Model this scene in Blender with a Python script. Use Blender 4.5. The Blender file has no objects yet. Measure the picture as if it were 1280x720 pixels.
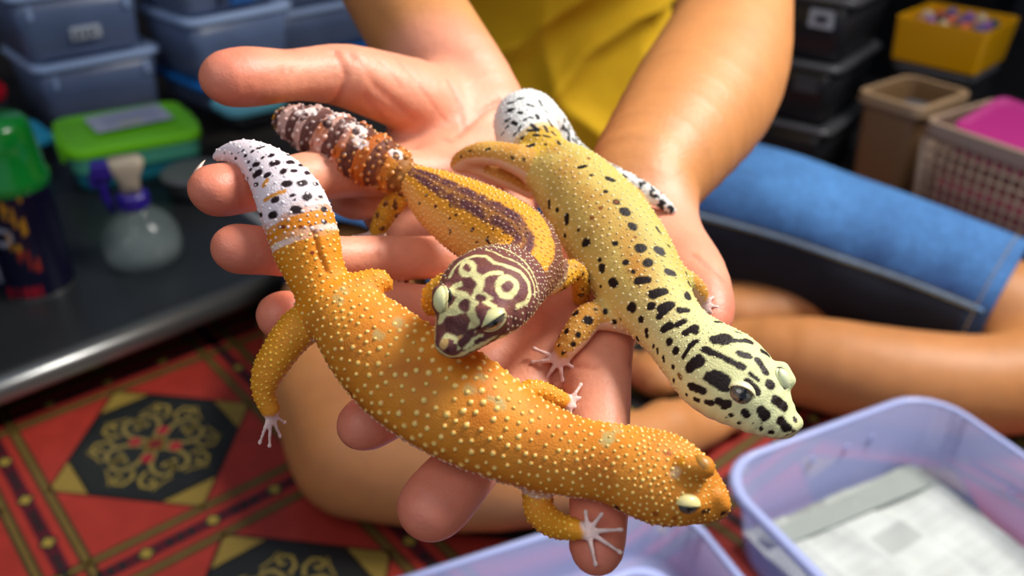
import bpy, bmesh, math, random
import numpy as np
from mathutils import Vector, Matrix

# ------------------------------------------------------------------ camera
FPX = 1100.0
PITCH = math.radians(31.0)
ROLL = math.radians(1.07)
CAM = np.array([0.0, 0.0, 0.58])
FW = np.array([0.0, math.cos(PITCH), -math.sin(PITCH)])
_r = np.array([1.0, 0.0, 0.0])
_u = np.cross(_r, FW)
RT = _r*math.cos(ROLL)+_u*math.sin(ROLL)
UP = -_r*math.sin(ROLL)+_u*math.cos(ROLL)
sc = bpy.context.scene
C = sc.collection
cam = bpy.data.objects.new('camera', bpy.data.cameras.new('camera'))
C.objects.link(cam)
m = Matrix.Identity(4)
for i in range(3):
    m[i][0] = RT[i]; m[i][1] = UP[i]; m[i][2] = -FW[i]; m[i][3] = CAM[i]
cam.matrix_world = m
cam.data.sensor_width = 36.0
cam.data.lens = 36.0*FPX/1280.0
cam.data.clip_start = 0.01
cam.data.dof.use_dof = True
cam.data.dof.focus_distance = 0.268
cam.data.dof.aperture_fstop = 8.5
sc.camera = cam

# ------------------------------------------------------------------ light
world = bpy.data.worlds.new('world'); sc.world = world
world.use_nodes = True
bg = world.node_tree.nodes['Background']
bg.inputs[0].default_value = (0.62, 0.74, 1.0, 1)
bg.inputs[1].default_value = 0.30

def area(name, loc, target, size, power, color, spread=180):
    l = bpy.data.lights.new(name, 'AREA'); l.shape = 'RECTANGLE'
    l.size, l.size_y = size; l.energy = power; l.color = color
    l.spread = math.radians(spread)
    o = bpy.data.objects.new(name, l); C.objects.link(o)
    o.location = loc
    d = Vector(target)-Vector(loc)
    o.rotation_euler = d.to_track_quat('-Z', 'Y').to_euler()
    return o
area('window_light', (0.95, 0.75, 1.55), (0.0, 0.35, 0.4), (0.5, 0.6), 14.5, (1.0, 0.95, 0.88), 105)
area('room_fill', (-0.5, -0.6, 1.9), (0.0, 0.5, 0.3), (1.2, 1.2), 9, (1.0, 0.96, 0.92))  # unseen fill lamp, added to brighten the camera side and the left boxes

sc.view_settings.view_transform = 'Standard'
sc.view_settings.look = 'None'
sc.view_settings.gamma = 1.0
sc.view_settings.use_curve_mapping = False
sc.view_settings.exposure = 0.10

# ------------------------------------------------------------------ measuring
def P(x, y, D):
    return CAM+D*(FW+(x-640)/FPX*RT-(y-360)/FPX*UP)
def F(x, y, z):
    d = FW+(x-640)/FPX*RT-(y-360)/FPX*UP
    return CAM+(z-CAM[2])/d[2]*d
def PR(v):
    d = np.asarray(v)-CAM
    z = d@FW
    return 640+FPX*(d@RT)/z, 360-FPX*(d@UP)/z, z
def DM(D):
    return 0.29+(D-0.29)*0.88
def nrm(v):
    v = np.asarray(v, float)
    return v/max(np.linalg.norm(v), 1e-12)
UPV = nrm(np.array([-0.014, -0.153, 0.988])+0.55*(-FW))

# ------------------------------------------------------------------ materials
def lin(c):
    if isinstance(c, str):
        c = [int(c[i:i+2], 16)/255 for i in (0, 2, 4)]
    return tuple((x/12.92 if x <= 0.04045 else ((x+0.055)/1.055)**2.4) for x in c[:3])
def mat(name, color='808080', rough=0.5, **kw):
    """kw: attr, sss, metal, trans, alpha, coat, noise=(scale,amount), bump=[(kind,scale,strength,dist)], emit, ior"""
    mt = bpy.data.materials.new(name); mt.use_nodes = True
    nt = mt.node_tree; N = nt.nodes; L = nt.links
    b = N['Principled BSDF']
    b.inputs['Roughness'].default_value = rough
    col = lin(color)
    b.inputs['Base Color'].default_value = (*col, 1)
    src = None
    if kw.get('attr'):
        a = N.new('ShaderNodeAttribute'); a.attribute_name = 'Col'
        src = a.outputs['Color']
    if kw.get('noise'):
        s, amt = kw['noise'][:2]
        tc = N.new('ShaderNodeTexCoord'); n = N.new('ShaderNodeTexNoise')
        n.inputs['Scale'].default_value = s; n.inputs['Detail'].default_value = 5
        L.new(tc.outputs['Object'], n.inputs['Vector'])
        mr = N.new('ShaderNodeMapRange')
        mr.inputs['To Min'].default_value = 1-amt; mr.inputs['To Max'].default_value = 1+amt
        mr.inputs['From Min'].default_value = 0.3; mr.inputs['From Max'].default_value = 0.7
        L.new(n.outputs['Fac'], mr.inputs['Value'])
        vm = N.new('ShaderNodeVectorMath'); vm.operation = 'SCALE'
        if src: L.new(src, vm.inputs[0])
        else: vm.inputs[0].default_value = col
        L.new(mr.outputs[0], vm.inputs['Scale'])
        src = vm.outputs[0]
    if src: L.new(src, b.inputs['Base Color'])
    if kw.get('sss'):
        b.inputs['Subsurface Weight'].default_value = kw['sss']
        b.inputs['Subsurface Radius'].default_value = kw.get('sssr', (1.0, 0.35, 0.2))
        b.inputs['Subsurface Scale'].default_value = kw.get('ssss', 0.004)
    if kw.get('metal'): b.inputs['Metallic'].default_value = kw['metal']
    if kw.get('trans'): b.inputs['Transmission Weight'].default_value = kw['trans']
    if kw.get('ior'): b.inputs['IOR'].default_value = kw['ior']
    if 'alpha' in kw: b.inputs['Alpha'].default_value = kw['alpha']
    if kw.get('coat'): b.inputs['Coat Weight'].default_value = kw['coat']; b.inputs['Coat Roughness'].default_value = 0.1
    if 'spec' in kw: b.inputs['Specular IOR Level'].default_value = kw['spec']
    prev = None
    for kind, s, st, dist in kw.get('bump', []):
        tc = N.new('ShaderNodeTexCoord')
        if kind == 'voronoi':
            t = N.new('ShaderNodeTexVoronoi'); out = t.outputs['Distance']
        elif kind == 'wave':
            t = N.new('ShaderNodeTexWave'); t.inputs['Distortion'].default_value = 3; out = t.outputs['Fac']
        else:
            t = N.new('ShaderNodeTexNoise'); t.inputs['Detail'].default_value = 4; out = t.outputs['Fac']
        t.inputs['Scale'].default_value = s
        L.new(tc.outputs['Object'], t.inputs['Vector'])
        bp = N.new('ShaderNodeBump'); bp.inputs['Strength'].default_value = st
        bp.inputs['Distance'].default_value = dist
        if kind == 'voronoi': bp.invert = True
        L.new(out, bp.inputs['Height'])
        if prev: L.new(prev, bp.inputs['Normal'])
        prev = bp.outputs[0]
    if prev: L.new(prev, b.inputs['Normal'])
    return mt

M = {}
M['skin'] = mat('human_skin', rough=0.5, attr=True, sss=0.22, ssss=0.004, noise=(60, 0.06), bump=[('noise', 350, 0.35, 0.0006), ('voronoi', 1000, 0.22, 0.0003), ('noise', 90, 0.25, 0.0012)])
M['gecko'] = mat('gecko_skin', rough=0.55, attr=True, sss=0.06, ssss=0.001, spec=0.22, bump=[('voronoi', 1500, 0.32, 0.00035)])
M['knob'] = mat('gecko_tubercle', rough=0.34, attr=True, sss=0.1, ssss=0.001)
M['eye'] = mat('gecko_eye', rough=0.06, attr=True, coat=0.8)
M['lid'] = mat('gecko_eyelid', rough=0.4, attr=True, sss=0.1, ssss=0.001)
M['floor'] = mat('cement_floor', '2c2826', 0.7, noise=(6, 0.15))
M['mat'] = mat('vinyl_mat', rough=0.42, attr=True, noise=(45, 0.10), bump=[('noise', 120, 0.08, 0.001)])
M['wall'] = mat('dark_wall', '3b3a3c', 0.85, noise=(3, 0.1))
M['denim'] = mat('denim', rough=0.85, attr=True, noise=(160, 0.18), bump=[('noise', 900, 0.3, 0.0008), ('noise', 25, 0.5, 0.008)])
M['thread'] = mat('denim_stitching', 'b09a60', 0.8)
M['shirt'] = mat('yellow_cotton', 'dcae00', 0.85, noise=(9, 0.05), bump=[('noise', 900, 0.15, 0.0006), ('noise', 13, 0.45, 0.012)])
M['hair'] = mat('dark_hair', '17120f', 0.6, bump=[('wave', 90, 0.6, 0.002)])
M['table'] = mat('dark_table_top', '232628', 0.3, noise=(8, 0.2))
M['table_rim'] = mat('table_rim_metal', '8e9090', 0.33, metal=0.85)
M['table_leg'] = mat('table_leg', '0c0c0d', 0.5)
M['clear_blue'] = mat('milky_blue_plastic', '96a6dc', 0.25, alpha=0.55, sss=0.0, noise=(14, 0.05))
M['clear_violet'] = mat('milky_violet_plastic', 'c2ccff', 0.2, alpha=0.40)
M['clear_rim'] = mat('milky_violet_rim', 'bfccff', 0.2, alpha=0.85)
M['stack'] = mat('cloudy_stack_plastic', '7f94bf', 0.28, alpha=0.60, noise=(12, 0.12))
M['stack_lid'] = mat('pale_blue_lid_plastic', 'b4cdf6', 0.3, alpha=0.9)
M['stack_dark'] = mat('smoky_plastic', '35363a', 0.3, alpha=0.9, noise=(10, 0.1))
M['stack_dark_lid'] = mat('smoky_lid_plastic', '57585c', 0.35)
M['sub'] = mat('substrate', '6b6258', 0.9, noise=(60, 0.4))
M['label_white'] = mat('white_label', 'c8d0dc', 0.6)
M['label_blue'] = mat('blue_label', '2a66b0', 0.5)
M['label_dark'] = mat('dark_clip', '2a2f44', 0.5)
M['red_lid'] = mat('red_plastic', 'cc0f25', 0.35)
M['blue_lid'] = mat('blue_plastic', '1f74c4', 0.35)
M['lime'] = mat('lime_plastic', '7fe018', 0.35)
M['teal'] = mat('teal_plastic', '2f9fb4', 0.3, alpha=0.75)
M['mint'] = mat('mint_plastic', '5dbd9a', 0.3, alpha=0.8)
M['green_cap'] = mat('glossy_green_cap', '0d7a2a', 0.18, coat=0.5)
M['can'] = mat('dark_can', rough=0.25, attr=True, metal=0.2)
M['purple'] = mat('indigo_plastic', '2b1a86', 0.35)
M['cream'] = mat('cream_plastic', 'b3a690', 0.4)
M['bottle'] = mat('clear_bottle_plastic', '8c9a9a', 0.12, alpha=0.26)
M['paper'] = mat('newspaper', rough=0.85, attr=True, noise=(30, 0.06))
M['bin'] = mat('tan_plastic', '8a6b48', 0.45)
M['bin_rim'] = mat('tan_plastic_rim', 'a08465', 0.45)
M['basket'] = mat('beige_basket', 'a58c78', 0.45)
M['magenta'] = mat('magenta_plastic', 'b02c7c', 0.35)
M['magenta_in'] = mat('magenta_liner', '9c2050', 0.6)
M['yellow'] = mat('yellow_plastic', 'f0ae00', 0.35)
M['scraps'] = mat('mixed_scraps', rough=0.7, attr=True)

# ------------------------------------------------------------------ object helpers
def link(name, me, m_=None, parent=None, smooth=True):
    if m_ is not None and len(me.materials) == 0: me.materials.append(m_)
    if smooth and len(me.polygons): me.polygons.foreach_set('use_smooth', [True]*len(me.polygons))
    o = bpy.data.objects.new(name, me); C.objects.link(o)
    if parent is not None: o.parent = parent
    return o
def empty(name, loc=(0, 0, 0), rz=0):
    o = bpy.data.objects.new(name, None); C.objects.link(o)
    o.location = loc; o.rotation_euler = (0, 0, rz); o.empty_display_size = 0.02
    return o
def tag(o, label=None, cat=None, group=None, kind=None):
    if label: o['label'] = label
    if cat: o['category'] = cat
    if group: o['group'] = group
    if kind: o['kind'] = kind
    return o
def pymesh(name, V, Fc, col=None):
    me = bpy.data.meshes.new(name)
    V = np.asarray(V, np.float32)
    if isinstance(Fc, np.ndarray) and Fc.ndim == 2:
        n, k = Fc.shape
        me.vertices.add(len(V)); me.vertices.foreach_set('co', V.ravel())
        me.loops.add(n*k); me.loops.foreach_set('vertex_index', Fc.astype(np.int32).ravel())
        me.polygons.add(n); me.polygons.foreach_set('loop_start', np.arange(0, n*k, k, dtype=np.int32))
        me.update(calc_edges=True)
    else:
        me.from_pydata([tuple(map(float, v)) for v in V], [], [tuple(map(int, q)) for q in Fc]); me.update()
    if col is not None: setcol(me, col)
    return me
def setcol(me, col):
    a = me.color_attributes.new('Col', 'FLOAT_COLOR', 'POINT')
    c = np.ones((len(col), 4), np.float32); c[:, :3] = col
    a.data.foreach_set('color', c.ravel())

class MB:
    """collects simple shapes into one mesh"""
    def __init__(s): s.v = []; s.f = []; s.c = []
    def add(s, V, Fc, col=None):
        o = len(s.v)
        s.v += [tuple(v) for v in V]; s.f += [tuple(i+o for i in q) for q in Fc]
        s.c += [lin(col) if col is not None else (0.5, 0.5, 0.5)]*len(V)
    def box(s, x0, x1, y0, y1, z0, z1, col=None):
        V = [(x, y, z) for z in (z0, z1) for y in (y0, y1) for x in (x0, x1)]
        s.add(V, [(0, 2, 3, 1), (4, 5, 7, 6), (0, 1, 5, 4), (2, 6, 7, 3), (0, 4, 6, 2), (1, 3, 7, 5)], col)
    def lathe(s, prof, n=32, col=None, cx=0, cy=0):
        V = []; Q = []
        for r, z in prof:
            V += [(cx+r*math.cos(2*math.pi*i/n), cy+r*math.sin(2*math.pi*i/n), z) for i in range(n)]
        for k in range(len(prof)-1):
            for i in range(n):
                j = (i+1) % n
                Q.append((k*n+i, k*n+j, (k+1)*n+j, (k+1)*n+i))
        s.add(V, Q, col)
    def loops(s, L, close=False, cap0=False, cap1=False, col=None):
        n = len(L[0]); V = [p for l in L for p in l]; Q = []
        K = len(L)
        for k in range(K if close else K-1):
            k2 = (k+1) % K
            for i in range(n):
                j = (i+1) % n
                Q.append((k*n+i, k*n+j, k2*n+j, k2*n+i))
        if cap0: Q.append(tuple(range(n))[::-1])
        if cap1: Q.append(tuple((K-1)*n+i for i in range(n)))
        s.add(V, Q, col)
    def tube(s, pts, r, n=8, col=None):
        L = []
        pts = [np.array(p, float) for p in pts]
        for i, p in enumerate(pts):
            t = nrm(pts[min(i+1, len(pts)-1)]-pts[max(i-1, 0)])
            a = nrm(np.cross(t, (0, 0, 1) if abs(t[2]) < 0.9 else (1, 0, 0))); b = np.cross(t, a)
            rr = r[i] if isinstance(r, (list, tuple)) else r
            L.append([tuple(p+rr*(a*math.cos(2*math.pi*k/n)+b*math.sin(2*math.pi*k/n))) for k in range(n)])
        s.loops(L, cap0=True, cap1=True, col=col)
    def build(s, name, m_, parent=None, smooth=False, bevel=0, subd=0):
        me = pymesh(name, s.v, s.f, np.array(s.c))
        bm = bmesh.new(); bm.from_mesh(me)
        bmesh.ops.recalc_face_normals(bm, faces=bm.faces); bm.to_mesh(me); bm.free()
        o = link(name, me, m_, parent, smooth)
        if bevel:
            b = o.modifiers.new('bevel', 'BEVEL'); b.width = bevel; b.segments = 3; b.limit_method = 'ANGLE'
        if subd:
            b = o.modifiers.new('subd', 'SUBSURF'); b.levels = b.render_levels = subd
        return o

# ------------------------------------------------------------------ implicit surfaces
class Field:
    def __init__(s, lo, hi, h):
        s.h = h; s.lo = np.array(lo, float)
        s.n = np.ceil((np.array(hi)-s.lo)/h).astype(int)+1
        s.a = np.full(s.n, 0.02, np.float32)
        s.ax = [(s.lo[i]+h*np.arange(s.n[i])).astype(np.float32) for i in range(3)]
    def sub(s, lo, hi):
        i0 = np.clip(np.floor((lo-s.lo)/s.h).astype(int), 0, s.n-1)
        i1 = np.clip(np.ceil((hi-s.lo)/s.h).astype(int)+1, 1, s.n)
        return i0, np.maximum(i1, i0+1)
    def chain(s, pts, k=0.003, op='add', step=None, ups=None):
        """pts: rows (x,y,z,ra,rb) ; ra across, rb along 'up'"""
        A = np.array([(*p, p[3]) if len(p) == 4 else p for p in pts], float)
        if step is None: step = 0.6
        A, U = resample(A, step, ups)
        rmax = A[:, 3:5].max()
        mg = rmax+k+2*s.h
        i0, i1 = s.sub(A[:, :3].min(0)-mg, A[:, :3].max(0)+mg)
        T = np.full(i1-i0, 0.02, np.float32)
        for q in range(len(A)-1):
            a, b = A[q], A[q+1]
            r = max(a[3], a[4], b[3], b[4])+k+2*s.h
            j0, j1 = s.sub(np.minimum(a[:3], b[:3])-r, np.maximum(a[:3], b[:3])+r)
            j0 = np.maximum(j0, i0); j1 = np.minimum(j1, i1)
            if np.any(j1 <= j0): continue
            d = b[:3]-a[:3]; L = np.linalg.norm(d)
            if L < 1e-9: continue
            t = d/L
            u = U[q]-t*(U[q]@t); u = nrm(u); l = np.cross(t, u)
            X = s.ax[0][j0[0]:j1[0]][:, None, None]-np.float32(a[0])
            Y = s.ax[1][j0[1]:j1[1]][None, :, None]-np.float32(a[1])
            Z = s.ax[2][j0[2]:j1[2]][None, None, :]-np.float32(a[2])
            f = lambda v: (X*np.float32(v[0])+Y*np.float32(v[1])+Z*np.float32(v[2]))
            ct = f(t); tt = np.clip(ct/np.float32(L), 0, 1)
            ct -= tt*np.float32(L)
            ra = np.float32(a[3])+tt*np.float32(b[3]-a[3]); rb = np.float32(a[4])+tt*np.float32(b[4]-a[4])
            rc = np.minimum(ra, rb)
            x = f(l)/ra; y = f(u)/rb; z = ct/rc
            k0 = np.sqrt(x*x+y*y+z*z)+1e-6
            k1 = np.sqrt((x/ra)**2+(y/rb)**2+(z/rc)**2)+1e-6
            dd = k0*(k0-1)/k1
            o0 = j0-i0; o1 = j1-i0
            v = T[o0[0]:o1[0], o0[1]:o1[1], o0[2]:o1[2]]
            np.minimum(v, dd, out=v)
        G = s.a[i0[0]:i1[0], i0[1]:i1[1], i0[2]:i1[2]]
        if op == 'add':
            h = np.maximum(k-np.abs(G-T), 0)/k
            G[...] = np.minimum(G, T)-h*h*k*0.25
        else:
            T = -T
            h = np.maximum(k-np.abs(G-T), 0)/k
            G[...] = np.maximum(G, T)+h*h*k*0.25
    def mesh(s):
        a = s.a
        sg = a < 0
        c = np.zeros(np.array(a.shape)-1, np.int8)
        for dx in (0, 1):
            for dy in (0, 1):
                for dz in (0, 1):
                    c += sg[dx:a.shape[0]-1+dx, dy:a.shape[1]-1+dy, dz:a.shape[2]-1+dz]
        act = (c > 0) & (c < 8)
        I = np.argwhere(act)
        idx = np.full(act.shape, -1, np.int32); idx[act] = np.arange(len(I))
        corner = np.array([(x, y, z) for x in (0, 1) for y in (0, 1) for z in (0, 1)])
        cv = np.stack([a[I[:, 0]+o[0], I[:, 1]+o[1], I[:, 2]+o[2]] for o in corner], 1)
        acc = np.zeros((len(I), 3)); n = np.zeros(len(I))
        for i in range(8):
            for j in range(i+1, 8):
                if np.abs(corner[i]-corner[j]).sum() != 1: continue
                va, vb = cv[:, i], cv[:, j]
                mk = (va < 0) != (vb < 0)
                t = np.where(mk, va/np.where(mk, va-vb, 1), 0)
                p = corner[i]+t[:, None]*(corner[j]-corner[i])
                acc[mk] += p[mk]; n[mk] += 1
        V = s.lo+s.h*(I+acc/n[:, None])
        Q = []
        for ax in range(3):
            o1, o2 = [i for i in range(3) if i != ax]
            sl0 = [slice(None)]*3; sl1 = [slice(None)]*3
            sl0[ax] = slice(0, -1); sl1[ax] = slice(1, None)
            e = sg[tuple(sl0)] != sg[tuple(sl1)]
            E_ = np.argwhere(e)
            ok = (E_[:, o1] > 0) & (E_[:, o2] > 0) & (E_[:, o1] < a.shape[o1]-1) & (E_[:, o2] < a.shape[o2]-1)
            E_ = E_[ok]
            s0 = sg[E_[:, 0], E_[:, 1], E_[:, 2]]
            def cell(d1, d2):
                X = E_.copy(); X[:, o1] -= d1; X[:, o2] -= d2
                return idx[X[:, 0], X[:, 1], X[:, 2]]
            q = np.stack([cell(1, 1), cell(0, 1), cell(0, 0), cell(1, 0)], 1)
            flip = s0 if ax != 1 else ~s0
            q[~flip] = q[~flip][:, ::-1]
            Q.append(q)
        Q = np.concatenate(Q)
        Q = Q[(Q >= 0).all(1)]
        return V, Q
def resample(A, step, ups=None):
    """Catmull-Rom through rows of A"""
    n = len(A)
    U = np.tile(UPV, (n, 1)) if ups is None else (np.tile(ups, (n, 1)) if np.ndim(ups) == 1 else np.array(ups, float))
    B = np.hstack([A, U]); out = []
    for i in range(n-1):
        p0, p1, p2, p3 = B[max(i-1, 0)], B[i], B[i+1], B[min(i+2, n-1)]
        L = np.linalg.norm(p2[:3]-p1[:3])
        m_ = int(max(2, min(14, L/(step*max(p1[3], 0.0015)))))
        for j in range(m_):
            t = j/m_
            out.append(0.5*(2*p1+(p2-p0)*t+(2*p0-5*p1+4*p2-p3)*t*t+(3*p1-p0-3*p2+p3)*t**3))
    out.append(B[-1])
    out = np.array(out)
    out[:, 3:A.shape[1]] = np.maximum(out[:, 3:A.shape[1]], 2e-4)
    return out[:, :A.shape[1]], out[:, A.shape[1]:]
def normals(V, Q):
    a, b, c, d = V[Q[:, 0]], V[Q[:, 1]], V[Q[:, 2]], V[Q[:, 3]]
    n = np.cross(c-a, d-b); N_ = np.zeros_like(V)
    for i in range(4):
        for k in range(3): N_[:, k] += np.bincount(Q[:, i], n[:, k], len(V))
    return N_/np.maximum(np.linalg.norm(N_, axis=1), 1e-12)[:, None]
def relax(V, Q, it=2, w=0.5):
    for _ in range(it):
        S = np.zeros_like(V); n = np.zeros(len(V))
        for i in range(4):
            for j in (1, 3):
                b = Q[:, (i+j) % 4]
                for k in range(3): S[:, k] += np.bincount(Q[:, i], V[b, k], len(V))
                n += np.bincount(Q[:, i], minlength=len(V))
        V = V*(1-w)+w*S/np.maximum(n, 1)[:, None]
    return V
def px(rows, vf=0.9, dm=True):
    """rows (px, py, radius in px, depth[, vertical factor]) -> (x,y,z,ra,rb)"""
    o = []
    for r in rows:
        x, y, rp, D = r[:4]
        D = DM(D) if dm else D
        ra = rp*D/FPX
        o.append((*P(x, y, D), ra, ra*(r[4] if len(r) > 4 else vf)))
    return o
def bounds(chs, mg=0.004):
    A = np.concatenate([np.array(c)[:, :5] for c in chs])
    r = A[:, 3:5].max(1)[:, None]+mg
    return (A[:, :3]-r).min(0), (A[:, :3]+r).max(0)
def vnoise(V, scale, seed=0):
    """cheap smooth value noise, -1..1"""
    rs = np.random.RandomState(seed); T = rs.rand(32, 32, 32)*2-1
    p = V*scale; i = np.floor(p).astype(int); f = p-i; f = f*f*(3-2*f)
    r = 0
    for dx in (0, 1):
        for dy in (0, 1):
            for dz in (0, 1):
                w = (f[:, 0] if dx else 1-f[:, 0])*(f[:, 1] if dy else 1-f[:, 1])*(f[:, 2] if dz else 1-f[:, 2])
                r = r+w*T[(i[:, 0]+dx) % 32, (i[:, 1]+dy) % 32, (i[:, 2]+dz) % 32]
    return r
def mix(a, b, t):
    t = np.clip(t, 0, 1)
    if np.ndim(t): t = t[:, None]
    return np.asarray(a)*(1-t)+np.asarray(b)*t
def sstep(a, b, x):
    t = np.clip((x-a)/(b-a), 0, 1); return t*t*(3-2*t)

# ================================================================== PERSON
SK_TAN = np.array(lin('c9874f')); SK_PALM = np.array(lin('e3997a')); SK_PINK = np.array(lin('d8745a'))
def pick(V, N, x, y, tol=2.5):
    X, Y, Z = PR(V)
    d = (X-x)**2+(Y-y)**2
    facing = ((V-CAM)*N).sum(1) < 0
    for t in (tol, tol*3, tol*8):
        m_ = (d < t*t) & facing
        if m_.any():
            i = np.where(m_)[0]
            zmin = Z[i].min(); i = i[Z[i] < zmin+0.004]
            return i[np.argmin(d[i])]
    return int(np.argmin(d))
def segdist(V, A, B):
    d = B-A; L = d@d
    t = np.clip(((V-A)@d)/max(L, 1e-14), 0, 1)
    return np.linalg.norm(V-A-t[:, None]*d, axis=1), t
def groove(V, N, poly, width, depth):
    pts = [V[pick(V, N, *q)] for q in poly]
    D = np.full(len(V), 9.0)
    for a, b in zip(pts[:-1], pts[1:]): D = np.minimum(D, segdist(V, a, b)[0])
    g = np.exp(-(D/width)**2)
    V -= N*(g*depth)[:, None]
    return g

def solid(chs, h, k, mg=0.006, extra=None, it=2):
    lo, hi = bounds(chs, mg)
    fd = Field(lo, hi, h)
    for c in chs: fd.chain(c, k)
    if extra: extra(fd)
    V, Q = fd.mesh()
    return relax(V, Q, it), Q

# right hand of the person (on the left of the picture)
RH = dict(
    arm=px([(604, 150, 60, .425), (578, 112, 66, .435), (548, 70, 69, .45), (505, 0, 69, .49), (462, -90, 69, .54), (430, -190, 66, .60), (420, -250, 64, .63)], .92),
    heel=px([(598, 150, 50, .42, .8), (590, 200, 60, .40, .55), (600, 280, 55, .372, .5), (632, 350, 48, .36, .5)]),
    mid=px([(560, 175, 60, .405, .5), (500, 220, 58, .385, .45), (520, 285, 50, .365, .45), (590, 320, 45, .355, .5)]),
    mid2=px([(540, 215, 45, .385, .45), (462, 238, 42, .362, .42), (440, 262, 30, .352, .42)]),
    m1=px([(600, 165, 40, .415, .8), (545, 222, 35, .372)]),
    m2=px([(615, 180, 40, .415, .8), (600, 322, 33, .34)]),
    m3=px([(630, 190, 36, .415, .8), (625, 388, 32, .33)]),
    m4=px([(640, 190, 34, .415, .8), (632, 432, 30, .35)]),
    thenar=px([(592, 152, 44, .418, .8), (545, 128, 54, .405, .75), (490, 112, 52, .385, .8), (436, 96, 41, .365, .95), (404, 93, 38, .358), (366, 94, 34, .346), (338, 95, 37, .338), (310, 96, 40, .330), (288, 98, 38, .324), (276, 98, 30, .322)]),
    f1=px([(545, 222, 35, .372), (480, 216, 33, .352), (420, 216, 34, .332), (360, 226, 32, .312), (325, 232, 32, .298), (290, 236, 35, .284), (270, 238, 35, .278), (263, 237, 28, .275)], .92),
    f2=px([(600, 322, 33, .34), (540, 322, 28, .326), (480, 322, 29, .314), (425, 322, 28, .302), (370, 318, 30, .290), (325, 313, 32, .279), (297, 311, 33, .273), (288, 310, 26, .271)], .92),
    f3=px([(625, 388, 32, .33), (560, 385, 29, .32), (500, 384, 29, .312), (440, 388, 27, .30), (395, 392, 29, .291), (355, 395, 33, .284), (348, 395, 28, .282)], .92),
    f4=px([(632, 432, 30, .352), (580, 442, 26, .344), (520, 448, 25, .336), (475, 452, 24, .33)], .92),
)
LH = dict(
    arm=px([(800, 245, 70, .405), (806, 222, 73, .415), (838, 178, 82, .45), (878, 122, 90, .51), (903, 72, 83, .56), (916, 18, 73, .62), (922, -100, 68, .70), (926, -250, 64, .78), (928, -320, 62, .80)], .92),
    heel=px([(800, 250, 62, .40, .7), (790, 310, 72, .37, .45), (760, 370, 66, .345, .42), (720, 400, 60, .335, .42)]),
    m1=px([(812, 245, 38, .405, .8), (752, 410, 42, .315, .85)]),
    m2=px([(800, 245, 38, .405, .8), (705, 418, 42, .315, .85)]),
    m3=px([(790, 245, 36, .405, .8), (668, 424, 36, .32, .85)]),
    m4=px([(780, 245, 34, .405, .8), (640, 402, 32, .35)]),
    thumb=px([(815, 258, 44, .40, .8), (838, 300, 44, .372, .8), (862, 340, 45, .345, .85), (878, 372, 39, .325), (884, 392, 34, .316), (886, 404, 26, .311)]),
    f1=px([(752, 410, 42, .315), (748, 455, 42, .30), (748, 500, 41, .285), (749, 550, 38, .27), (750, 600, 39, .257), (748, 650, 37, .246), (746, 684, 35, .239), (746, 694, 28, .237)], .9),
    f2=px([(705, 418, 40, .315), (672, 468, 38, .30), (640, 516, 40, .288), (608, 556, 39, .276), (575, 594, 43, .264), (548, 625, 46, .254), (536, 638, 42, .25), (531, 643, 32, .248)], .9),
    f3=px([(668, 424, 36, .325), (620, 452, 34, .312), (575, 476, 34, .302), (530, 496, 33, .292), (490, 514, 34, .283), (460, 528, 36, .277), (448, 534, 30, .275)], .9),
    f4=px([(640, 402, 32, .355), (580, 405, 26, .356), (530, 415, 25, .352), (490, 425, 24, .348)], .9),
)
def hand(D_, h):
    chs = list(D_.values())
    lo, hi = bounds(chs, .006)
    fd = Field(lo, hi, h)
    ks = dict(f1=.004, f2=.004, f3=.004, f4=.004)
    body = [k for k in D_ if k not in ks]
    for k in body: fd.chain(D_[k], .008)
    for k in ks: fd.chain(D_[k], .004)
    V, Q = fd.mesh()
    return relax(V, Q, 2), Q
V1, Q1 = hand(RH, 0.00135)
N1 = normals(V1, Q1)
def skincol(V, N, palmpts, tips, seed):
    """palm side pinker, finger pads and tips redder"""
    n = vnoise(V, 90, seed)*0.5+vnoise(V, 220, seed+1)*0.3
    dp = np.min([np.linalg.norm(V-np.array(p[:3]), axis=1) for p in palmpts], axis=0)
    w = 1-sstep(.034, .062, dp)
    side = sstep(-0.45, 0.25, N@UPV)
    c = mix(SK_TAN, SK_PALM, w*(0.25+0.75*side))
    dt = np.min([np.linalg.norm(V-np.array(p[:3]), axis=1) for p in tips], axis=0)
    c = mix(c, SK_PINK, (1-sstep(.004, .024, dt))*0.75)
    return c*(1+0.07*n)[:, None]
pp = [RH['thenar'][k] for k in (1, 3, 5, 7)]+[RH[k][j] for k in ('f1', 'f2', 'f3', 'f4') for j in (0, 2, -2)]+[RH['heel'][2]]
c1 = skincol(V1, N1, pp, [RH[k][-2] for k in ('f1', 'f2', 'f3', 'f4', 'thenar')], 3)
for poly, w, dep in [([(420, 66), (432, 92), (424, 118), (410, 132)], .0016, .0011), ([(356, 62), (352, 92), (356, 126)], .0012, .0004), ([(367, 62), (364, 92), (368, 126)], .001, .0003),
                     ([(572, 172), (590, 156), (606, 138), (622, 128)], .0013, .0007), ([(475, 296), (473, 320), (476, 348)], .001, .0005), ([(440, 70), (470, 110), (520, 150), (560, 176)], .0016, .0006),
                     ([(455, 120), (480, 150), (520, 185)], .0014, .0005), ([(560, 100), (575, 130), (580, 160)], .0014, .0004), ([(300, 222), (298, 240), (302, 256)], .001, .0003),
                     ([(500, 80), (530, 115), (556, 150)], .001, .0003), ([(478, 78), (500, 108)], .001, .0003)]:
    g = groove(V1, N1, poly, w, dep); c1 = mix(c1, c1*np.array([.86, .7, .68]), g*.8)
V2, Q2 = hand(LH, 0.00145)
N2 = normals(V2, Q2)
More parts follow.
